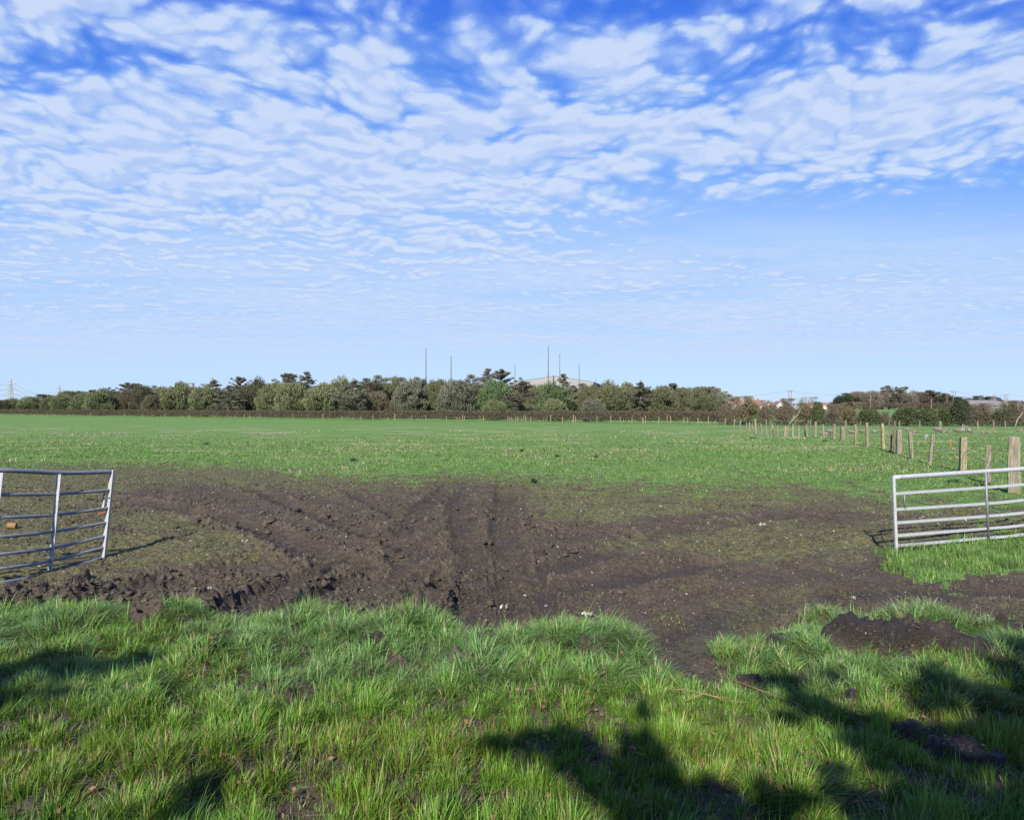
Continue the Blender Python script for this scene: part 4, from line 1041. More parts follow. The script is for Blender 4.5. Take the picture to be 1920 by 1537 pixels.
def pylon(px, top, base, Y, label):
    X = (px - CX) / F * Y; zt_ = H + (HY - top) / F * Y; r = empty('pylon', (X, Y, 1.4), label, 'pylon', 'electricity pylons at the left'); h = zt_ - 1.4
    t = .0019 * Y / 6 + .02; m = MB(); lv = [0, .16, .32, .46, .58, .68, .76, .84, .92, 1]
    def hw(q): return h * (.075 * (1 - q) ** 1.3 + .012)
    for sx in (-1, 1):
        for sy in (-1, 1):
            for a, b in zip(lv[:-1], lv[1:]):
                m.tube([(sx * hw(a), sy * hw(a), a * h), (sx * hw(b), sy * hw(b), b * h)], t, 4)
    for a, b in zip(lv[:-1], lv[1:]):
        for sy in (-1, 1):
            m.tube([(-hw(a), sy * hw(a), a * h), (hw(b), sy * hw(b), b * h)], t * .6, 3); m.tube([(hw(a), sy * hw(a), a * h), (-hw(b), sy * hw(b), b * h)], t * .6, 3)
            m.tube([(sy * hw(a), -hw(a), a * h), (sy * hw(b), hw(b), b * h)], t * .6, 3)
    m.build('tower', M_PYL, r)
    ends = []
    for q, w in ((.70, .155), (.44 + .02, .20), (.88, .15)):
        if q == .46: q = .52
        c = MB()
        for s in (-1, 1):
            for sy in (-1, 1): c.tube([(s * hw(q), sy * hw(q), q * h), (s * h * w, 0, q * h + h * .005)], t * .7, 4); c.tube([(s * hw(q), sy * hw(q), q * h + h * .05), (s * h * w, 0, q * h + h * .005)], t * .7, 4)
            c.tube([(s * h * w, 0, q * h), (s * h * w, 0, q * h - h * .05)], t * .9, 4)
            ends.append(Vector((X + s * h * w, Y, 1.4 + q * h - h * .05)))
        c.build('crossarm', M_PYL, r)
    return ends


e1 = pylon(20.5, 711, 750, 560, 'nearer and larger lattice pylon at the left edge'); e2 = pylon(111.5, 723, 745, 800, 'farther smaller lattice pylon seen right of the nearer one')


def sag(a, b, s, n=12): return [a.lerp(b, i / n) - Vector((0, 0, 4 * s * (i / n) * (1 - i / n))) for i in range(n + 1)]


def cable(a, b, s, r, label, grp='overhead cables'):
    tag(MB().tube(sag(a, b, s), r, 4, cap=False).build('overhead_cable', M_WIRE), label, 'cable', grp)


nm = ['middle arm left', 'middle arm right', 'bottom arm left', 'bottom arm right', 'top arm left', 'top arm right']
for i, (a, b) in enumerate(zip(e1, e2)):
    cable(a, b, 7, .06, 'sagging cable from the %s end of the nearer pylon to the farther' % nm[i], 'cables between the pylons')
for i, a in enumerate(e1):
    cable(a, a + Vector((-160, -90, 3)), 5, .06, 'cable leaving the %s end of the nearer pylon leftwards' % nm[i], 'cables leaving the nearer pylon')


def pole(px, top, Y, label, twin=0.0, arm=0.0, r=.14, stay=False):
    X = (px - CX) / F * Y; b = gz(X, Y) - .3; h = H + (HY - top) / F * Y - b; rt = empty('utility_pole', (X, Y, b), label, 'utility pole', 'timber power poles')
    for dx in ((-twin / 2, twin / 2) if twin else (0,)): MB().tube([(dx, 0, 0), (dx * .96, 0, h)], [r * 1.2, r * .85], 8).build('pole', M_POLE, rt)
    if arm:
        MB().box((0, -.12, h - .15), (arm, .14, .18)).build('crossarm', M_POLE, rt)
        for s in (-1, 0, 1): MB().tube([(s * arm * .46, -.12, h - .06), (s * arm * .46, -.12, h + .14), (s * arm * .46, -.12, h + .3)], [.05, .09, .04], 6).build('insulator', M_GREYR, rt)
    if twin: MB().box((0, -.1, h - 1.3), (twin + .2, .1, .12)).build('brace', M_POLE, rt)
    return Vector((X, Y, b + h))


p1 = pole(1481.3, 733, 190, 'nearest twin pole left of the copse', .75, 1.2, .11)
p2 = pole(1632.5, 734, 240, 'single pole in front of the left half of the copse', 0, .7, .09)
p3 = pole(1789.5, 734, 250, 'twin pole with a wide crossarm at the right end of the copse', .95, 2.7, .11)
p4 = pole(1863.5, 741, 300, 'short twin pole behind the pale roofed barn', .55, .9, .11)
p5 = pole(1885.5, 740.5, 290, 'twin pole with a wide crossarm right of the barns', .85, 2.1, .11)
p6 = pole(1888.5, 748, 280, 'short single pole just right of the right twin pole', 0, .8, .10)
p7 = pole(1746, 748, 200, 'short dark pole in the scrub before the copse', 0, 0, .08)
off = Vector((0, 0, .1))
cable(W(1300, 737.5, 300), p1 + off, 1.6, .022, 'cable running left from the nearest twin pole'); cable(p1 + off, p2 + off, 1.2, .022, 'cable from the nearest twin pole to the single pole')
cable(p2 + off, p3 + off, 1.2, .022, 'cable from the single pole to the wide twin pole'); cable(p3 + off, p5 + off, 1.3, .022, 'cable from the wide twin pole to the right twin pole'); cable(p5 + off, W(2100, 738, 330), 1.5, .022, 'cable leaving the right twin pole rightwards')
cable(W(1640, 745, 245), W(1789, 744, 250), 1.0, .02, 'lower cable crossing the face of the copse')
tw = MB(); tw.box((0, 0, 3), (.6, .6, 6)).box((2.2, 0, 3), (.6, .6, 6)).box((1.1, 0, 6.1), (3.2, .8, .35)); o = tw.build('steel_frame', M_GREYD); o.location = ((351 - CX) / F * 250, 250, 5.2 - 0); tag(o, 'small dark frame poking above the trees left of the spreading pine', 'frame')

# ------------------------------------------------------------------ fences
WC = [(.255, .235, .18), (.31, .275, .195), (.19, .17, .135), (.28, .26, .215), (.36, .295, .20)]


def post_mesh(w, h, seed, d=None):
    random.seed(seed); d = d or w; m = MB(); n = 6; rings = []
    pr = [(-1, -1), (-.6, -1.06), (.6, -1.03), (1, -1), (1.05, .1), (1, 1), (0, 1.04), (-1, 1), (-1.04, 0)]; k = len(pr); vs = []
    for i in range(n + 1):
        t = i / n; tw = 1 - .10 * t + random.uniform(-.03, .03); ox = random.uniform(-.03, .03) * w
        if i == n: tw *= .93
        for j, (a, b) in enumerate(pr): vs.append((a * w / 2 * tw + ox, b * d / 2 * tw + ox, -.25 + (h + .25) * t + (random.uniform(-.008, .012) if i == n else 0)))
    fs = [(i * k + j, i * k + (j + 1) % k, (i + 1) * k + (j + 1) % k, (i + 1) * k + j) for i in range(n) for j in range(k)]
    top = n * k; vs.append((0, 0, h + .01)); c = len(vs) - 1
    fs += [(top + j, top + (j + 1) % k, c) for j in range(k)]
    m.add(vs, fs); return m


# column of the foot, lean of the top, top row, foot row, width m, colour index, rotation
FPOST = [(1376, 1.5, 785, 800, .10, 1), (1387, 1.5, 787.6, 803.5, .10, 1), (1399.7, 0, 793, 806.5, .09, 0), (1405, 0, 792, 808, .10, 4), (1411.5, -1, 796, 810, .08, 3), (1417, -1, 786, 812, .11, 4), (1427.4, -1, 795, 813, .14, 0), (1436.4, 0, 799, 815.5, .07, 3), (1447.3, .6, 796, 816, .11, 4), (1451, -.5, 799, 816.5, .07, 2), (1457, 0, 798, 817.5, .10, 0),
         (1470.5, 2.4, 798, 818, .11, 4), (1474, 4, 799, 818, .09, 3), (1486, 1, 795.5, 818, .11, 4), (1498.4, -.6, 797.5, 818, .09, 1), (1510.5, -2, 797, 818.5, .09, 2), (1512.8, -.5, 796.7, 819.3, .10, 0), (1528.4, .8, 791, 819, .14, 1), (1545, -2, 796.4, 822, .10, 1), (1563.6, 0, 795, 824, .13, 1), (1580, 0, 799.5, 826, .22, 0), (1605, -1.2, 796, 833.7, .11, 1),
         (1626.4, -2, 792.5, 837.8, .12, 1), (1656, -2.2, 794, 842, .13, 4), (1668.8, 2.6, 804, 847, .10, 2), (1676.6, -.5, 808.5, 848, .09, 2), (1685, .6, 805.7, 851, .18, 3), (1709.5, -2.5, 810, 861, .11, 3), (1744.5, 4, 813.5, 870.5, .10, 3), (1804.5, 2, 819.5, 884, .17, 1), (1853, 1.5, 834.7, 906, .12, 3), (1901, .4, 818.6, 925, .235, 3)]
fence = empty('field_fence', (W(1901, 925, py2y(925)).x, py2y(925), 0), 'timber post and barbed wire fence running back from the right gate', 'fence')
FL = Vector(fence.location); posts = []
for i, (px, lean, top, base, w, ci) in enumerate(FPOST):
    Y = py2y(base); X = (px - CX) / F * Y; zb = gz(X, Y); h = H + (HY - top) / F * Y - zb
    o = post_mesh(w, h, 900 + i).build('post', M_WOOD, fence)
    o.location = Vector((X, Y, zb)) - FL; o.rotation_euler = (random.uniform(-.03, .03), math.atan(lean / F * Y / h), -math.atan2(X, Y) + (random.choice([.35, .5, .25, -.15]) if i < len(FPOST) - 1 else .06))
    o.color = WC[ci] + (1,)
    if i == len(FPOST) - 1:
        o['label'] = 'thick square strainer post with orange lichen'
    posts.append((Vector((X, Y, zb)), h, Vector((lean / F * Y, 0, 0))))
main = [k for k, p in enumerate(FPOST) if k not in (9, 12, 15, 24, 25)]


def barbed(path, rad, parent, name='wire', barb=.13, seed=0):
    m = MB(); m.tube(path, rad, 5, cap=False); random.seed(seed)
    for a, b in zip(path[:-1], path[1:]):
        n = int((b - a).length / barb)
        for k in range(n):
            p = a.lerp(b, (k + .5) / n)
            if p.y > 32: continue
            for _ in range(2):
                d = Vector((random.gauss(0, 1), random.gauss(0, 1), random.gauss(0, 1))).normalized() * .018; m.tube([p - d, p + d], rad * .6, 3, cap=False)
    o = m.build(name, M_WIRE, parent); return o


for wi, fr in enumerate((.93, .60, .30)):
    path = []
    for a, b in zip(main[:-1], main[1:]):
        (pa, ha, la), (pb, hb, lb) = posts[a], posts[b]
        fa = fb = fr
        A = pa + la * fa + Vector((0, -.07, min(ha, 1.08) * fa)); B = pb + lb * fb + Vector((0, -.10, min(hb, 1.15) * fb))
        path += sag(A, B, .045 + .02 * wi, 5)[:-1 if b != main[-1] else None]
    path.append(path[-1] + Vector((2.6, -.4, -.02)))
    barbed([p - FL for p in path], .004 if wi else .0045, fence, seed=wi)

# stakes in front of the row of bushes, and along the clipped hedge
f2 = empty('stake_fence', (W(1500, 801, 68).x, 68, 0), 'line of thin stakes standing before the row of bushes', 'fence')
L2 = Vector(f2.location); pp = []
for i, (px, top, base) in enumerate([(1360, 789, 797.5), (1436.5, 787, 799), (1444.5, 789, 800), (1491.5, 788, 800), (1515.3, 787, 800), (1519.5, 790, 800.2), (1586, 790.5, 801.7), (1613, 791, 803), (1667.5, 791.5, 803), (1678.5, 791, 803.6), (1686.7, 792.5, 804.2), (1724.6, 790.5, 804), (1763, 793, 804.3), (1833.6, 792, 804.2), (1863, 793, 804), (1885, 792, 804), (1925, 791, 804)]):
    Y = py2y(base); X = (px - CX) / F * Y; zb = gz(X, Y); h = max(.75, H + (HY - top) / F * Y - zb)
    o = post_mesh(.16 if i == 12 else .085, h, 950 + i).build('stake', M_WOOD, f2); o.location = Vector((X, Y, zb)) - L2; o.rotation_euler = (0, random.uniform(-.08, .08) + (-.12 if i == 9 else 0), .4); o.color = random.choice(WC) + (1,); pp.append(Vector((X, Y, zb + h * .8)) - L2)
for dz in (0, -.35): MB().tube([p + Vector((0, -.06, dz)) for p in pp], .006, 4, cap=False).build('wire', M_WIRE, f2)
f3 = empty('stake_fence', (0, 98, 0), 'line of pale stakes along the foot of the clipped hedge', 'fence'); L3 = Vector(f3.location); pp = []
HS = [90, 130, 170, 233, 267, 285, 310, 355, 400, 443, 458, 468, 488, 550, 605.7, 640, 677, 699, 740, 772, 799, 837, 857, 861.7, 867, 870.5, 900, 907, 952, 956, 960, 967, 971, 982, 986, 995, 1032.5, 1055, 1075, 1079, 1119.5, 1146, 1163, 1185, 1206, 1210, 1235, 1251, 1258, 1282, 1289, 1309, 1328, 1342, 1361]
for i, px in enumerate(HS):
    Y = float(hedge_y(px)) - .35; X = (px - CX) / F * Y; zb = gz(X, Y); h = random.uniform(.6, .95) if px < 1000 else random.uniform(.75, 1.0)
    if px in (740, 1032.5, 1075, 605.7): h = 1.05
    w = .13 if px in (605.7, 740, 1032.5, 1075, 1206) else .085
    o = post_mesh(w, h, 980 + i % 7).build('stake', M_WOOD, f3); o.location = Vector((X, Y, zb)) - L3; o.rotation_euler = (0, random.uniform(-.12, .12), random.uniform(0, 1)); c = random.choice([WC[1], WC[4], WC[3], WC[0]]); o.color = c + (1,); pp.append(Vector((X, Y - .05, zb + .6)) - L3)
MB().tube(pp, .008, 4, cap=False).build('wire', M_WIRE, f3)


# ------------------------------------------------------------------ gates
def galv(name, c1, c2, rough=.45, metal=.35):
    m, N = new_mat(name); p = N.n('ShaderNodeTexCoord').outputs['Object']
    n = N.noise(p, 26, 5, .65); s = N.noise(N.n('ShaderNodeVectorMath', {0: p, 1: (3, 3, 12)}, operation='MULTIPLY').outputs[0], 5, 5, .7); r = N.noise(p, 5, 4, .7)
    c = N.mix(N.step(n, .35, .65), c1, c2); c = N.mix(N.m('MULTIPLY', N.step(s, .56, .66), .5), c, tuple(v * .55 for v in c1)); c = N.mix(N.m('MULTIPLY', N.step(r, .64, .72), .45), c, (.30, .17, .08))
    finish(N, c, N.lin(n, .3, .7, rough - .08, rough + .12), n, .15, .004, metal, .5); return m


M_G1 = galv('bright_galvanised', (.56, .57, .58), (.44, .455, .475), .40, .15); M_G2 = galv('shade_toned_galvanised', (.20, .22, .255), (.27, .29, .32), .5, .25); M_G3 = galv('upright_galvanised', (.50, .51, .52), (.42, .43, .45), .45, .1)  # M_G2: shadow-side tone of the left gate's bars put into the colour
M_HOLE = simple('bolt_hole', (.02, .02, .02))
M_MUDG = simple('mud_stained_bar', (.32, .30, .20), (.45, .43, .36), 14)


def rail_pts(cols, rows, Ys, n=10):
    P = [W(a, b, c) for a, b, c in zip(cols, rows, Ys)]
    out = []
    for i in range(len(P) - 1):      # Catmull-Rom so that the bars bow gently
        p0 = P[max(i - 1, 0)]; p1_, p2_ = P[i], P[i + 1]; p3_ = P[min(i + 2, len(P) - 1)]
        for k in range(n):
            t = k / n; out.append(.5 * ((2 * p1_) + (p2_ - p0) * t + (2 * p0 - 5 * p1_ + 4 * p2_ - p3_) * t * t + (3 * p1_ - p0 - 3 * p2_ + p3_) * t ** 3))
    return out + [P[-1]]


# left gate
g1 = empty('field_gate', W(193, 1044, 8.54), 'open galvanised tubular gate with blue grey bars at the left edge', 'gate'); O1 = Vector(g1.location)
YE, YM, YL, YH = 8.54, 7.95, 7.35, 6.9
endc = [209.8, 207, 204, 200.5, 198, 195.5, 193]; endr = [884.5, 918.4, 951.9, 979, 1004.7, 1025.5, 1044.4]
midc = [111.7, 109, 106, 103, 100, 98.5, 96.5]; midr = [886.2, 926, 965, 996.2, 1026.7, 1050.4, 1073.2]
lefc = [0] * 7; lefr = [881, 926.8, 970, 1005.5, 1038.5, 1065.6, 1092]
for i in range(7):
    pts = rail_pts([endc[i], midc[i], lefc[i], -190], [endr[i], midr[i], lefr[i], lefr[i] + (lefr[i] - 890) * .13 - 6], [YE, YM, YL, YH])
    MB().tube([p - O1 for p in pts], .027 if i == 0 else .0185, 12).build('top_rail' if i == 0 else 'rail', M_G2, g1, True)
def bar(a, b, wx, wy, name, mat, par, O, rz=0.0):
    d = b - a; m = MB(); R = Matrix.Rotation(rz, 3, 'Z'); sx = R @ Vector((wx / 2, 0, 0)); sy = R @ Vector((0, wy / 2, 0)); vs = []
    for p in (a, b):
        for s, t in ((-1, -1), (1, -1), (1, 1), (-1, 1)): vs.append(p - O + sx * s + sy * t)
    m.add(vs, [(3, 2, 1, 0), (4, 5, 6, 7), (0, 1, 5, 4), (1, 2, 6, 5), (2, 3, 7, 6), (3, 0, 4, 7)]); return m.build(name, mat, par)
e = bar(W(210.5, 881, YE - .01), W(193.5, 1045, YE - .01), .045, .03, 'end_upright', M_G3, g1, O1)
MB().tube([W(213.2, 881.5, YE + .03) - O1, W(196.5, 1045, YE + .03) - O1], .013, 8).build('end_tube', M_G2, g1, True)
bar(W(111, 889, YM - .03), W(92.5, 1083, YM - .03), .050, .012, 'upright', M_G3, g1, O1)
bar(W(2.5, 886, YL - .03), W(-22, 1100, YL - .03), .050, .012, 'upright', M_G3, g1, O1)
bar(W(-150, 886, 7.0), W(-190, 1110, 7.0), .05, .03, 'hinge_upright', M_G3, g1, O1)
lp = bar(W(196.2, 922.5, YE - .06), W(192.7, 951.5, YE - .06), .030, .008, 'latch_plate', M_G3, g1, O1)
for px, py, yy_, r in ((195.6, 927.3, YE - .067, .008), (195.2, 934.4, YE - .067, .012), (204.3, 933.4, YE - .028, .012)):
    c = W(px, py, yy_) - O1; MB().tube([c, c + Vector((0, .004, 0))], r, 10).build('bolt_hole', M_HOLE, lp if px < 200 else e)

# right gate
YA, YB, YC, YD = 8.66, 9.3, 9.5, 10.0
g2 = empty('field_gate', W(1680, 1040, YA), 'open bright galvanised gate with flat white bars at the right edge', 'gate'); O2 = Vector(g2.location)
ra = [895, 925.2, 955, 980, 1004, 1023, 1039.5]; rb = [883.5, 913.6, 943.8, 967.5, 990.7, 1008.5, 1023]; rc = [878.6, 907.6, 937, 960.7, 984, 1001.5, 1014]; rd = [868, 894, 920, 942, 962, 978, 990]
for i in range(7):
    pts = rail_pts([1677 + i * .6, 1848, 1920, 2060], [ra[i], rb[i], rc[i], rd[i]], [YA, YB, YC, YD])
    MB().tube([p - O2 for p in pts], (.030 if i == 0 else .0235), 4 if i else 10, sq=(.8, 1), phase=math.pi / 4 if i else 0).build('top_rail' if i == 0 else 'rail', M_MUDG if i == 6 else M_G1, g2, i == 0)
MB().tube([W(1674.8, 891.5, YA - .01) - O2, W(1681, 1041.5, YA - .01) - O2], .023, 4, phase=math.pi / 4).build('end_upright', M_G1, g2)
MB().tube([W(1848, 884, YB - .03) - O2, W(1854, 1013, YB - .03) - O2], .014, 8).build('upright', M_G2, g2, True)
MB().tube([W(1695.5, 925, YA + .05) - O2, W(1697, 955, YA + .05) - O2], .008, 8).build('latch_rod', M_G2, g2, True)
bar(W(2060, 862, YD), W(2064, 1000, YD), .05, .05, 'hinge_upright', M_G1, g2, O2)

# ------------------------------------------------------------------ small things
M_CLAY = simple('terracotta', (.34, .20, .075), (.24, .15, .06), 25); M_LITTER = simple('white_scrap', (.56, .55, .49), (.34, .32, .26), 30); M_MUDM = simple('dark_mud', (.060, .046, .036), (.036, .027, .022), 18, .7, bs=.8, bd=.03); M_TWIG = simple('dry_twig', (.30, .20, .10), (.22, .15, .08), 10)


def at(px, py, dz=0.0):
    Y = py2y(py); X = (px - CX) / F * Y; return Vector((X, Y, gz(X, Y) + dz))


# clay pipe piece
p = at(23, 994); m = MB(); n = 20
for r0, r1 in ((.052, .060),):
    vs = []
    for k in range(n):
        a = 2 * math.pi * k / n
        for xx, r in ((-.055, r1 * .8), (.055, r0 * .85), (.055, r0 * .65), (-.055, r1 * .65)): vs.append((xx, math.cos(a) * r, math.sin(a) * r))
    fs = [(k * 4 + j, ((k + 1) % n) * 4 + j, ((k + 1) % n) * 4 + (j + 1) % 4, k * 4 + (j + 1) % 4) for k in range(n) for j in range(4)]
    m.add(vs, fs)
o = m.build('clay_pipe', M_CLAY, None); o.location = p + Vector((0, 0, .045)); o.rotation_euler = (0, .1, .25); tag(o, 'short orange clay pipe lying on the mossy ground behind the left gate', 'clay pipe')
o = MB().add([(-.09, 0, 0), (.09, 0, .05), (.10, .05, .0), (-.02, .06, -.01), (-.09, 0, .015), (.09, 0, .065)], [(0, 1, 2, 3), (4, 3, 2, 5), (0, 4, 5, 1), (1, 5, 2), (0, 3, 4)]).build('tile_shard', simple('red_tile', (.45, .16, .08), (.36, .13, .07), 14)); o.location = at(193, 967, .02); tag(o, 'red roof tile shard sticking out of the mud by the left gate', 'tile')


def crumple(px, py, r, label, name='litter_scrap', mat=None, cat='litter', seed=0, group='white scraps on the mud'):
    random.seed(seed); m = MB()
    for k in range(7):
        a = random.uniform(0, 6.28); b = Vector((math.cos(a), math.sin(a), random.uniform(0, .7))) * r * random.uniform(.3, .9); u_ = Vector((random.gauss(0, 1), random.gauss(0, 1), random.gauss(0, 1))).normalized() * r * .55; v_ = Vector((random.gauss(0, 1), random.gauss(0, 1), random.gauss(0, .6))).normalized() * r * .4
        m.add([b - u_, b + v_, b + u_ * .9 + Vector((0, 0, r * .2)), b - v_ * .8], [(0, 1, 2, 3)])
        m.add([b * .2, b + u_ * .3, b * 1.2 + v_ * .3], [(0, 1, 2)])
    o = m.build(name, mat or M_LITTER); o.location = at(px, py, r * .35); return tag(o, label, cat, group)


for i, (px, py, r, lab) in enumerate([(946, 1135, .045, 'white scrap standing in the ruts at the bottom centre'), (924, 1112, .02, 'tiny white scrap up and left of the one in the ruts'), (984, 1117, .025, 'small white scrap up and right of the one in the ruts'), (1100, 1160, .05, 'ragged white scrap above the big green tussock'), (1112, 1176, .045, 'white scrap at the edge of the big green tussock'),
                                      (1024, 1126, .018, 'speck of white litter right of the ruts'), (908, 1162, .026, 'thin white scrap at the left end of the ruts'), (1008, 1168, .02, 'white speck between the ruts and the big tussock'), (1429, 991, .05, 'white torn scrap on the brown mud left of the right gate'), (393, 1108, .03, 'pale scrap in the dark rut near the left tussocks'),
                                      (456, 1020, .05, 'grey scrap on the mossy hump in the left mud'), (1597, 1120, .05, 'white stalky scrap on the mud above the right tussocks')]):
    crumple(px, py, r, lab, seed=40 + i)
# clods and stones that lie loose on the mud: nobody could count them


def lumps(name, n, reg, size, mat, label, cat, ok, sub=1, flat=.7, seed=5):
    r = np.random.default_rng(seed); x, y = scatter(n, *reg, 1.6, .3, .80); f = fields(x, y); k = ok(f, x, y); x = x[k]; y = y[k]; z, wt_, _ = height(x, y, None, True); k = r.random(len(x)) > wt_ * 1.5; x, y, z = x[k], y[k], z[k]; n = len(x)
    # small irregular octahedra, subdivided once
    b = np.array([(1, 0, 0), (-1, 0, 0), (0, 1, 0), (0, -1, 0), (0, 0, 1), (0, 0, -1), (.6, .6, .5), (-.6, .6, .4), (.6, -.6, .5), (-.6, -.6, .5)], float)
    fs = [(4, 6, 8), (4, 7, 6), (4, 9, 7), (4, 8, 9), (0, 8, 6), (2, 6, 7), (1, 7, 9), (3, 9, 8), (5, 0, 2), (5, 2, 1), (5, 1, 3), (5, 3, 0), (0, 6, 2), (2, 7, 1), (1, 9, 3), (3, 8, 0)]
    sz = size[0] * (size[1] / size[0]) ** (r.random(n) ** 1.7) * np.clip(y / 7, .8, 1.6)
    sk = 1 + r.normal(0, .25, (n, 1, 3)); v = b[None] * (1 + r.normal(0, .34, (n, 10, 1))) * sk * sz[:, None, None] * np.array([1, 1, flat]); a = r.random(n) * 6.28; c, s = np.cos(a)[:, None], np.sin(a)[:, None]
    v = np.stack([v[..., 0] * c - v[..., 1] * s, v[..., 0] * s + v[..., 1] * c, v[..., 2]], -1) + np.stack([x, y, z + sz * .15], 1)[:, None]
    fa = np.array(fs); lo = (np.arange(n)[:, None, None] * 10 + fa[None]).reshape(-1)
    return tag(mesh_np(name, v.reshape(-1, 3), lo, np.arange(0, len(lo), 3), mat), label, cat, kind='stuff')


M_STONE = simple('flint_pebbles', (.55, .50, .42), (.34, .27, .19), 3)
M_CLOD = simple('crumbled_mud', (.100, .079, .061), (.058, .044, .034), 7, .95)
lumps('pebbles', 9000, (5.8, 18), (.004, .011), M_STONE, 'pale flint pebbles strewn over the mud', 'pebbles', lambda f, x, y: (f['grass'] < .3) & (np.random.default_rng(1).random(len(x)) < .35))
lumps('mud_crumbs', 110000, (5.3, 17), (.004, .022), M_CLOD, 'small crumbs and clods of churned mud', 'mud crumbs', lambda f, x, y: (f['grass'] < .35) & (noise(x * 1.3, y * 1.3, 44) + .15 - .15 * sst(1050, 1250, f['px']) + .3 * sst(1070, 1120, f['py']) > np.random.default_rng(2).random(len(x)) * .9), seed=8)
lumps('mud_clods', 26000, (5.2, 13), (.014, .050), M_CLOD, 'torn clods of dark mud heaped between the wheel tracks', 'mud clods', lambda f, x, y: (f['grass'] < .3) & (f['moss'] < .6) & (noise(x * 1.1 + 3, y * 1.1, 47) + .55 * sst(1070, 1110, f['py']) * sst(1150, 850, f['px']) - .05 - .6 * sst(1050, 1250, f['px']) > np.random.default_rng(3).random(len(x)) * .8), flat=.8, seed=11)
# fallen leaves in the verge
x, y = scatter(1600, 2.2, 5.4, .6, .3, .82); f = fields(x, y); k = (f['verge'] > .6) & (fbm(x, y, 1.2, 2, 88) > .02); x = x[k]; y = y[k]; z = height(x, y) + .03 + .03 * rng.random(len(x))
lm = leaf_mesh('fallen_leaves', np.stack([x, y, z], 1), unit(rng.normal(0, 1, (len(x), 3)) * np.array([1, 1, .3])), .02 + .025 * rng.random(len(x)), .012 + .018 * rng.random(len(x)), M_FOL, None); lm.color = (.22, .12, .065, 1)
tag(lm, 'brown dead leaves caught in the verge grass', 'leaves', kind='stuff')
for i, (pl, lab) in enumerate([([(1250, 1333), (1290, 1340), (1335, 1348), (1370, 1353)], 'upper of the two pale twigs lying on the grass right of centre'), ([(1285, 1358), (1320, 1356), (1362, 1354), (1400, 1362)], 'lower of the two pale twigs lying on the grass right of centre'),
                               ([(1340, 1290), (1430, 1325), (1490, 1350), (1560, 1398)], 'long dark bramble stem trailing through the shaded grass')]):
    m = MB(); m.tube([at(a, b, .075 + .01 * (j % 2)) for j, (a, b) in enumerate(pl)], [.0035, .004, .003, .002], 5); tag(m.build('fallen_twig', M_TWIG, smooth=True), lab, 'twig')


def clod(px, py, r, label, mat, hz=.8, seed=1, name='mud_clod', cat='clod'):
    n1, n2 = 28, 18; vs = []; th = np.linspace(0, 2 * math.pi, n1, endpoint=False); ph = np.linspace(-math.pi / 2, math.pi / 2, n2); T, P_ = np.meshgrid(th, ph); X_ = np.cos(P_) * np.cos(T); Y_ = np.cos(P_) * np.sin(T); Z_ = np.sin(P_)
    d = 1 + .35 * fbm(X_ * 1.5 + seed, Y_ * 1.5 + Z_ * 2, 1.0, 3, seed) + .16 * fbm(X_ * 4 + Z_ * 3, Y_ * 4 + seed, 1.2, 3, seed + 3)
    V = np.stack([X_ * d * r, Y_ * d * r, Z_ * d * r * hz], -1).reshape(-1, 3); fs = [(i * n1 + j, i * n1 + (j + 1) % n1, (i + 1) * n1 + (j + 1) % n1, (i + 1) * n1 + j) for i in range(n2 - 1) for j in range(n1)]
    o = MB().add(V.tolist(), fs).build(name, mat, smooth=False); o.location = at(px, py, r * .25); return tag(o, label, cat)


clod(157, 1092, .075, 'dark upright clod of mud below the left gate', M_MUDM, 1.5, 3); clod(140, 1103, .06, 'lower dark clod at the foot of the upright one', M_MUDM, .9, 4)
clod(20, 1112, .09, 'dark clod at the left edge under the gate', M_MUDM, .7, 5); clod(75, 1122, .07, 'dark clod between the gate and the left tussocks', M_MUDM, .7, 6); clod(1012, 1046, .085, 'turf sod with grass lying on the mud in the centre', M_MUDM, .7, 7, 'turf_sod', 'sod')


# geese
M_GB = simple('goose_brown', (.23, .18, .15), (.14, .11, .09), 14); M_GP = simple('goose_pale', (.20, .165, .14), (.34, .30, .27), 5); M_OR = simple('orange_beak', (.55, .22, .06), (.5, .2, .05), 5)


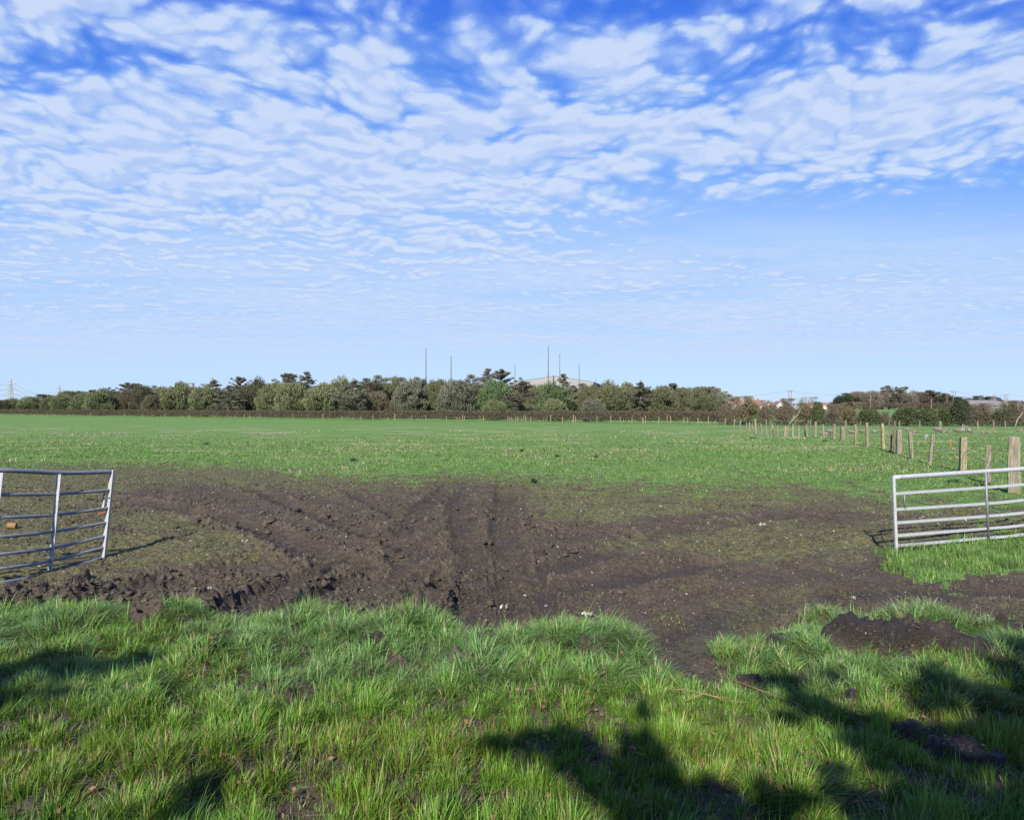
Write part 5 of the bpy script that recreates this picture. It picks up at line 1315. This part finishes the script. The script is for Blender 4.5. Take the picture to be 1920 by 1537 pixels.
def goose(px, py, pose, s, face, label):
    Y = py2y(py); X = (px - CX) / F * Y; r = empty('goose', (X, Y, gz(X, Y)), label, 'goose', 'geese on the right hand field', 0 if face > 0 else math.pi); s *= .85; r.scale = (s, s, s)
    if pose == 'sit': zb = .14; neck = [(.24, 0, .22), (.30, 0, .33), (.33, 0, .42)]; head = (.36, 0, .45)
    elif pose == 'graze': zb = .36; neck = [(.30, 0, .38), (.40, 0, .25), (.45, 0, .12)]; head = (.48, 0, .08)
    else: zb = .38; neck = [(.24, 0, .48), (.28, 0, .64), (.29, 0, .78)]; head = (.32, 0, .84)
    b = MB(); path = [(-.42, 0, zb + .05), (-.30, 0, zb + .03), (-.12, 0, zb), (.08, 0, zb), (.20, 0, zb + .05)] + neck + [head, (head[0] + .05, 0, head[2] - .01)]
    rad = [.02, .09, .15, .155, .115, .065, .042, .038, .052, .03]
    b.tube(path, rad, 12, sq=(1, 1))
    if pose != 'sit':
        for sy in (-.06, .06): b.tube([(0, sy, zb - .1), (.0, sy, zb - .22), (.01, sy, .01)], [.03, .012, .011], 6); b.tube([(-.03, sy, .012), (.09, sy, .012)], [.012, .035], 6, sq=(1, .25))
    b.build('body', M_GP, r, True)
    for sy in (-1, 1):
        w = MB(); w.tube([(-.46, sy * .05, zb + .09), (-.25, sy * .115, zb + .05), (-.02, sy * .14, zb + .04), (.13, sy * .10, zb + .05)], [.012, .065, .095, .04], 8, sq=(.45, 1)); w.build('wing', M_GB, r, True)
    MB().tube([(head[0] + .03, 0, head[2] - .005), (head[0] + .115, 0, head[2] - .035)], [.028, .008], 6).build('beak', M_OR, r, True)


for g in [(1556, 816, 'stand', 1.0, 1, 'upright pale goose left of a fence post, its neck raised'), (1551, 815, 'sit', .95, -1, 'dark goose sitting just left of the upright pale one'), (1540.5, 814, 'sit', .6, 1, 'small dark bird farthest left of the flock'), (1596, 812, 'sit', .9, -1, 'goose sitting left of the tall leaning post'), (1602, 813, 'sit', .8, 1, 'second goose beside the one by the tall leaning post'),
          (1619, 811.5, 'sit', 1.0, 1, 'goose resting against the foot of the tall leaning post'), (1641, 812, 'sit', .95, -1, 'goose resting midway between two tall fence posts'), (1700, 811, 'graze', .85, 1, 'dark goose grazing above the thick round post'), (1715, 811, 'sit', .8, -1, 'low goose right of the one grazing above the thick post'),
          (1758, 813.5, 'graze', 1.05, 1, 'pale goose with its head down right of the thin pale post'), (1768, 811, 'sit', .8, 1, 'dark goose behind the pale grazing one'), (1779, 812, 'sit', .7, 1, 'small brown goose alone under the hanging twine'), (1798, 816, 'stand', 1.05, 1, 'largest dark winged goose standing with its head turned up'), (1803, 814.5, 'stand', .85, 1, 'pale goose close behind the largest dark winged one'),
          (1814, 812.5, 'stand', .65, 1, 'small slim goose right of the largest two'), (1819.5, 814.5, 'stand', .85, -1, 'white breasted goose standing right of the slim one'), (1824, 812, 'sit', .6, 1, 'small goose behind the white breasted one'), (1843, 812.5, 'sit', .7, -1, 'resting goose first right of the white breasted one'), (1853, 812.5, 'sit', .6, 1, 'resting goose second right of the white breasted one'), (1866, 812.5, 'sit', .65, -1, 'resting goose left of the thick strainer post'),
          (1911, 809.5, 'sit', .8, 1, 'dark goose farthest right, beyond the thick strainer post')]:
    goose(*g)
# weeds
for i, (px, py, r, lab) in enumerate([(1118, 858, .22, 'dark weed rosette in the pasture, the right one of two near the middle'), (1046, 857, .24, 'dark weed rosette in the pasture, the left one of two near the middle'), (386, 834, .3, 'bluish dark weed clump in the pasture at the left'), (662, 863, .2, 'small dark weed by the front edge of the pasture'), (978, 846, .15, 'little dark weed above the two rosettes'),
                                      (1412, 822, .28, 'dark weed near the foot of the field fence'), (1548, 828, .25, 'dark weed among the straw by the leaning fence posts'), (1000, 908, .12, 'bright leafy weed on the mossy mud'), (1790, 905, .3, 'nettle like green weed behind the right gate')]):
    r *= .7; n = 60; a = rng.random(n) * 6.28; rr = r * rng.random(n) ** .6; P = np.stack([np.cos(a) * rr, np.sin(a) * rr, .02 + .10 * rng.random(n)], 1); D = unit(np.stack([np.cos(a), np.sin(a), .5 + .6 * rng.random(n)], 1))
    o = leaf_mesh('weed', P, D, .08 + .10 * rng.random(n), .03 + .03 * rng.random(n), M_PINE, None); o.location = at(px, py); o.color = ((.12, .21, .08) if i != 2 else (.11, .15, .12)) + (1,); tag(o, lab, 'weed', 'weeds in the pasture')
# twine and wool on the top wire
tq = MB(); c = W(1783, 824, 21); tq.tube([c, c + Vector((-.02, 0, -.12)), c + Vector((.02, 0, -.26))], [.03, .022, .006], 5); tq.tube([c + Vector((-.07, 0, -.03)), c + Vector((.03, .01, -.02))], .012, 5)
tag(tq.build('baler_twine', simple('orange_twine', (.45, .24, .15), (.38, .2, .12), 30)), 'frayed orange twine hanging from the fence wire', 'twine')
tq = MB(); c = W(1737, 818, 24)
for k in range(8): a = k * .8; tq.tube([c, c + Vector((math.cos(a) * .09, 0, math.sin(a) * .11))], [.02, .004], 4)
tag(tq.build('wool_tuft', simple('grey_wool', (.40, .38, .38), (.30, .28, .28), 30)), 'grey tuft of wool snagged on the fence wire', 'wool')

# ------------------------------------------------------------------ trees behind the camera whose shade falls on the verge
def caster(name, spots, trunk, label, leafn=850):
    """crown clumps placed up the sun's direction from the patches of shade they throw"""
    root = empty(name, (trunk[0], trunk[1], 0), label, 'tree'); O = Vector(root.location); m = MB(); P = []; Ls = []
    zt_ = max(s[4] for s in spots) + .5
    m.tube([(0, 0, -.3), (.05, 0, zt_ * .4), (0, .1, zt_ * .8), (0, 0, zt_)], [.22, .18, .10, .04], 8)
    for px, py, rx, ry, z in spots:
        Y = py2y(py); X = (px - CX) / F * Y; c = Vector((X, Y, 0)) + TO_SUN * (z / TO_SUN.z); c = c - O
        m.tube([(0, 0, z * .55), Vector((0, 0, z * .6)).lerp(c, .5) + Vector((0, 0, .3)), c], [.07, .04, .012], 5, cap=False)
        wx = rx / F * Y; wy = ry * Y * Y / (F * H) * .62   # the clump's size follows the shade's
        n = int(leafn * min(3, max(.5, wx * wy / .12)))
        nb = 9; bc = rng.normal(0, .50, (nb, 3)); bi = rng.integers(0, nb, n)
        q = bc[bi] + unit(rng.normal(0, 1, (n, 3))) * (rng.random((n, 1)) ** .6) * (.25 + .30 * rng.random((nb, 1))[bi])
        P.append(np.array(c)[None] + q * np.array([wx, wy * .9 + .05, wy * .5 + .08]))
    m.build('trunk', M_BARK, root); P = np.concatenate(P); n = len(P)
    o = leaf_mesh('crown', P, unit(rng.normal(0, 1, (n, 3))), .07 + .07 * rng.random(n), .04 + .04 * rng.random(n), M_PINE, root); o.color = (.05, .08, .03, 1)


caster('holly_tree', [(40, 1270, 90, 32, 5.5), (150, 1255, 90, 26, 5.7), (250, 1250, 70, 18, 5.9), (60, 1305, 100, 22, 5.3), (-60, 1290, 100, 40, 5.6), (-180, 1320, 120, 60, 5.2), (395, 1518, 24, 22, 4.2), (425, 1475, 12, 10, 4.4)], (-6.2, -4.4), 'small evergreen tree behind the viewer at the left')
caster('holly_tree', [(1030, 1410, 80, 36, 5.0), (1075, 1390, 50, 26, 5.2), (1110, 1440, 60, 26, 5.0), (1140, 1475, 50, 30, 4.6), (1180, 1430, 80, 30, 4.8), (1240, 1480, 70, 50, 4.5), (1215, 1400, 34, 34, 5.0), (1330, 1510, 60, 30, 4.4), (1440, 1530, 70, 24, 4.4), (1260, 1530, 90, 40, 4.2)], (.6, -4.9), 'small evergreen tree straight behind the viewer')
caster('holly_tree', [(1470, 1300, 60, 16, 5.6), (1530, 1340, 80, 26, 5.3), (1620, 1370, 80, 34, 5.1), (1700, 1395, 90, 34, 4.9), (1780, 1320, 90, 26, 5.2), (1740, 1285, 50, 10, 5.4), (1890, 1330, 70, 55, 5.0), (1900, 1275, 50, 24, 5.3), (1935, 1300, 70, 50, 5.3), (1640, 1420, 70, 24, 4.9), (1880, 1380, 90, 40, 4.9), (1950, 1500, 110, 60, 4.6), (1640, 1530, 110, 28, 4.3),  (1930, 1420, 90, 60, 4.8), (1760, 1530, 140, 40, 4.4), (1900, 1560, 120, 60, 4.4), (1830, 1420, 100, 45, 4.7), (1700, 1480, 120, 30, 4.5), (1860, 1500, 120, 50, 4.5), (1580, 1525, 110, 22, 4.3), (2000, 1400, 90, 110, 4.8)], (3.6, -4.2), 'broad evergreen tree behind the viewer at the right')
print('scene built')
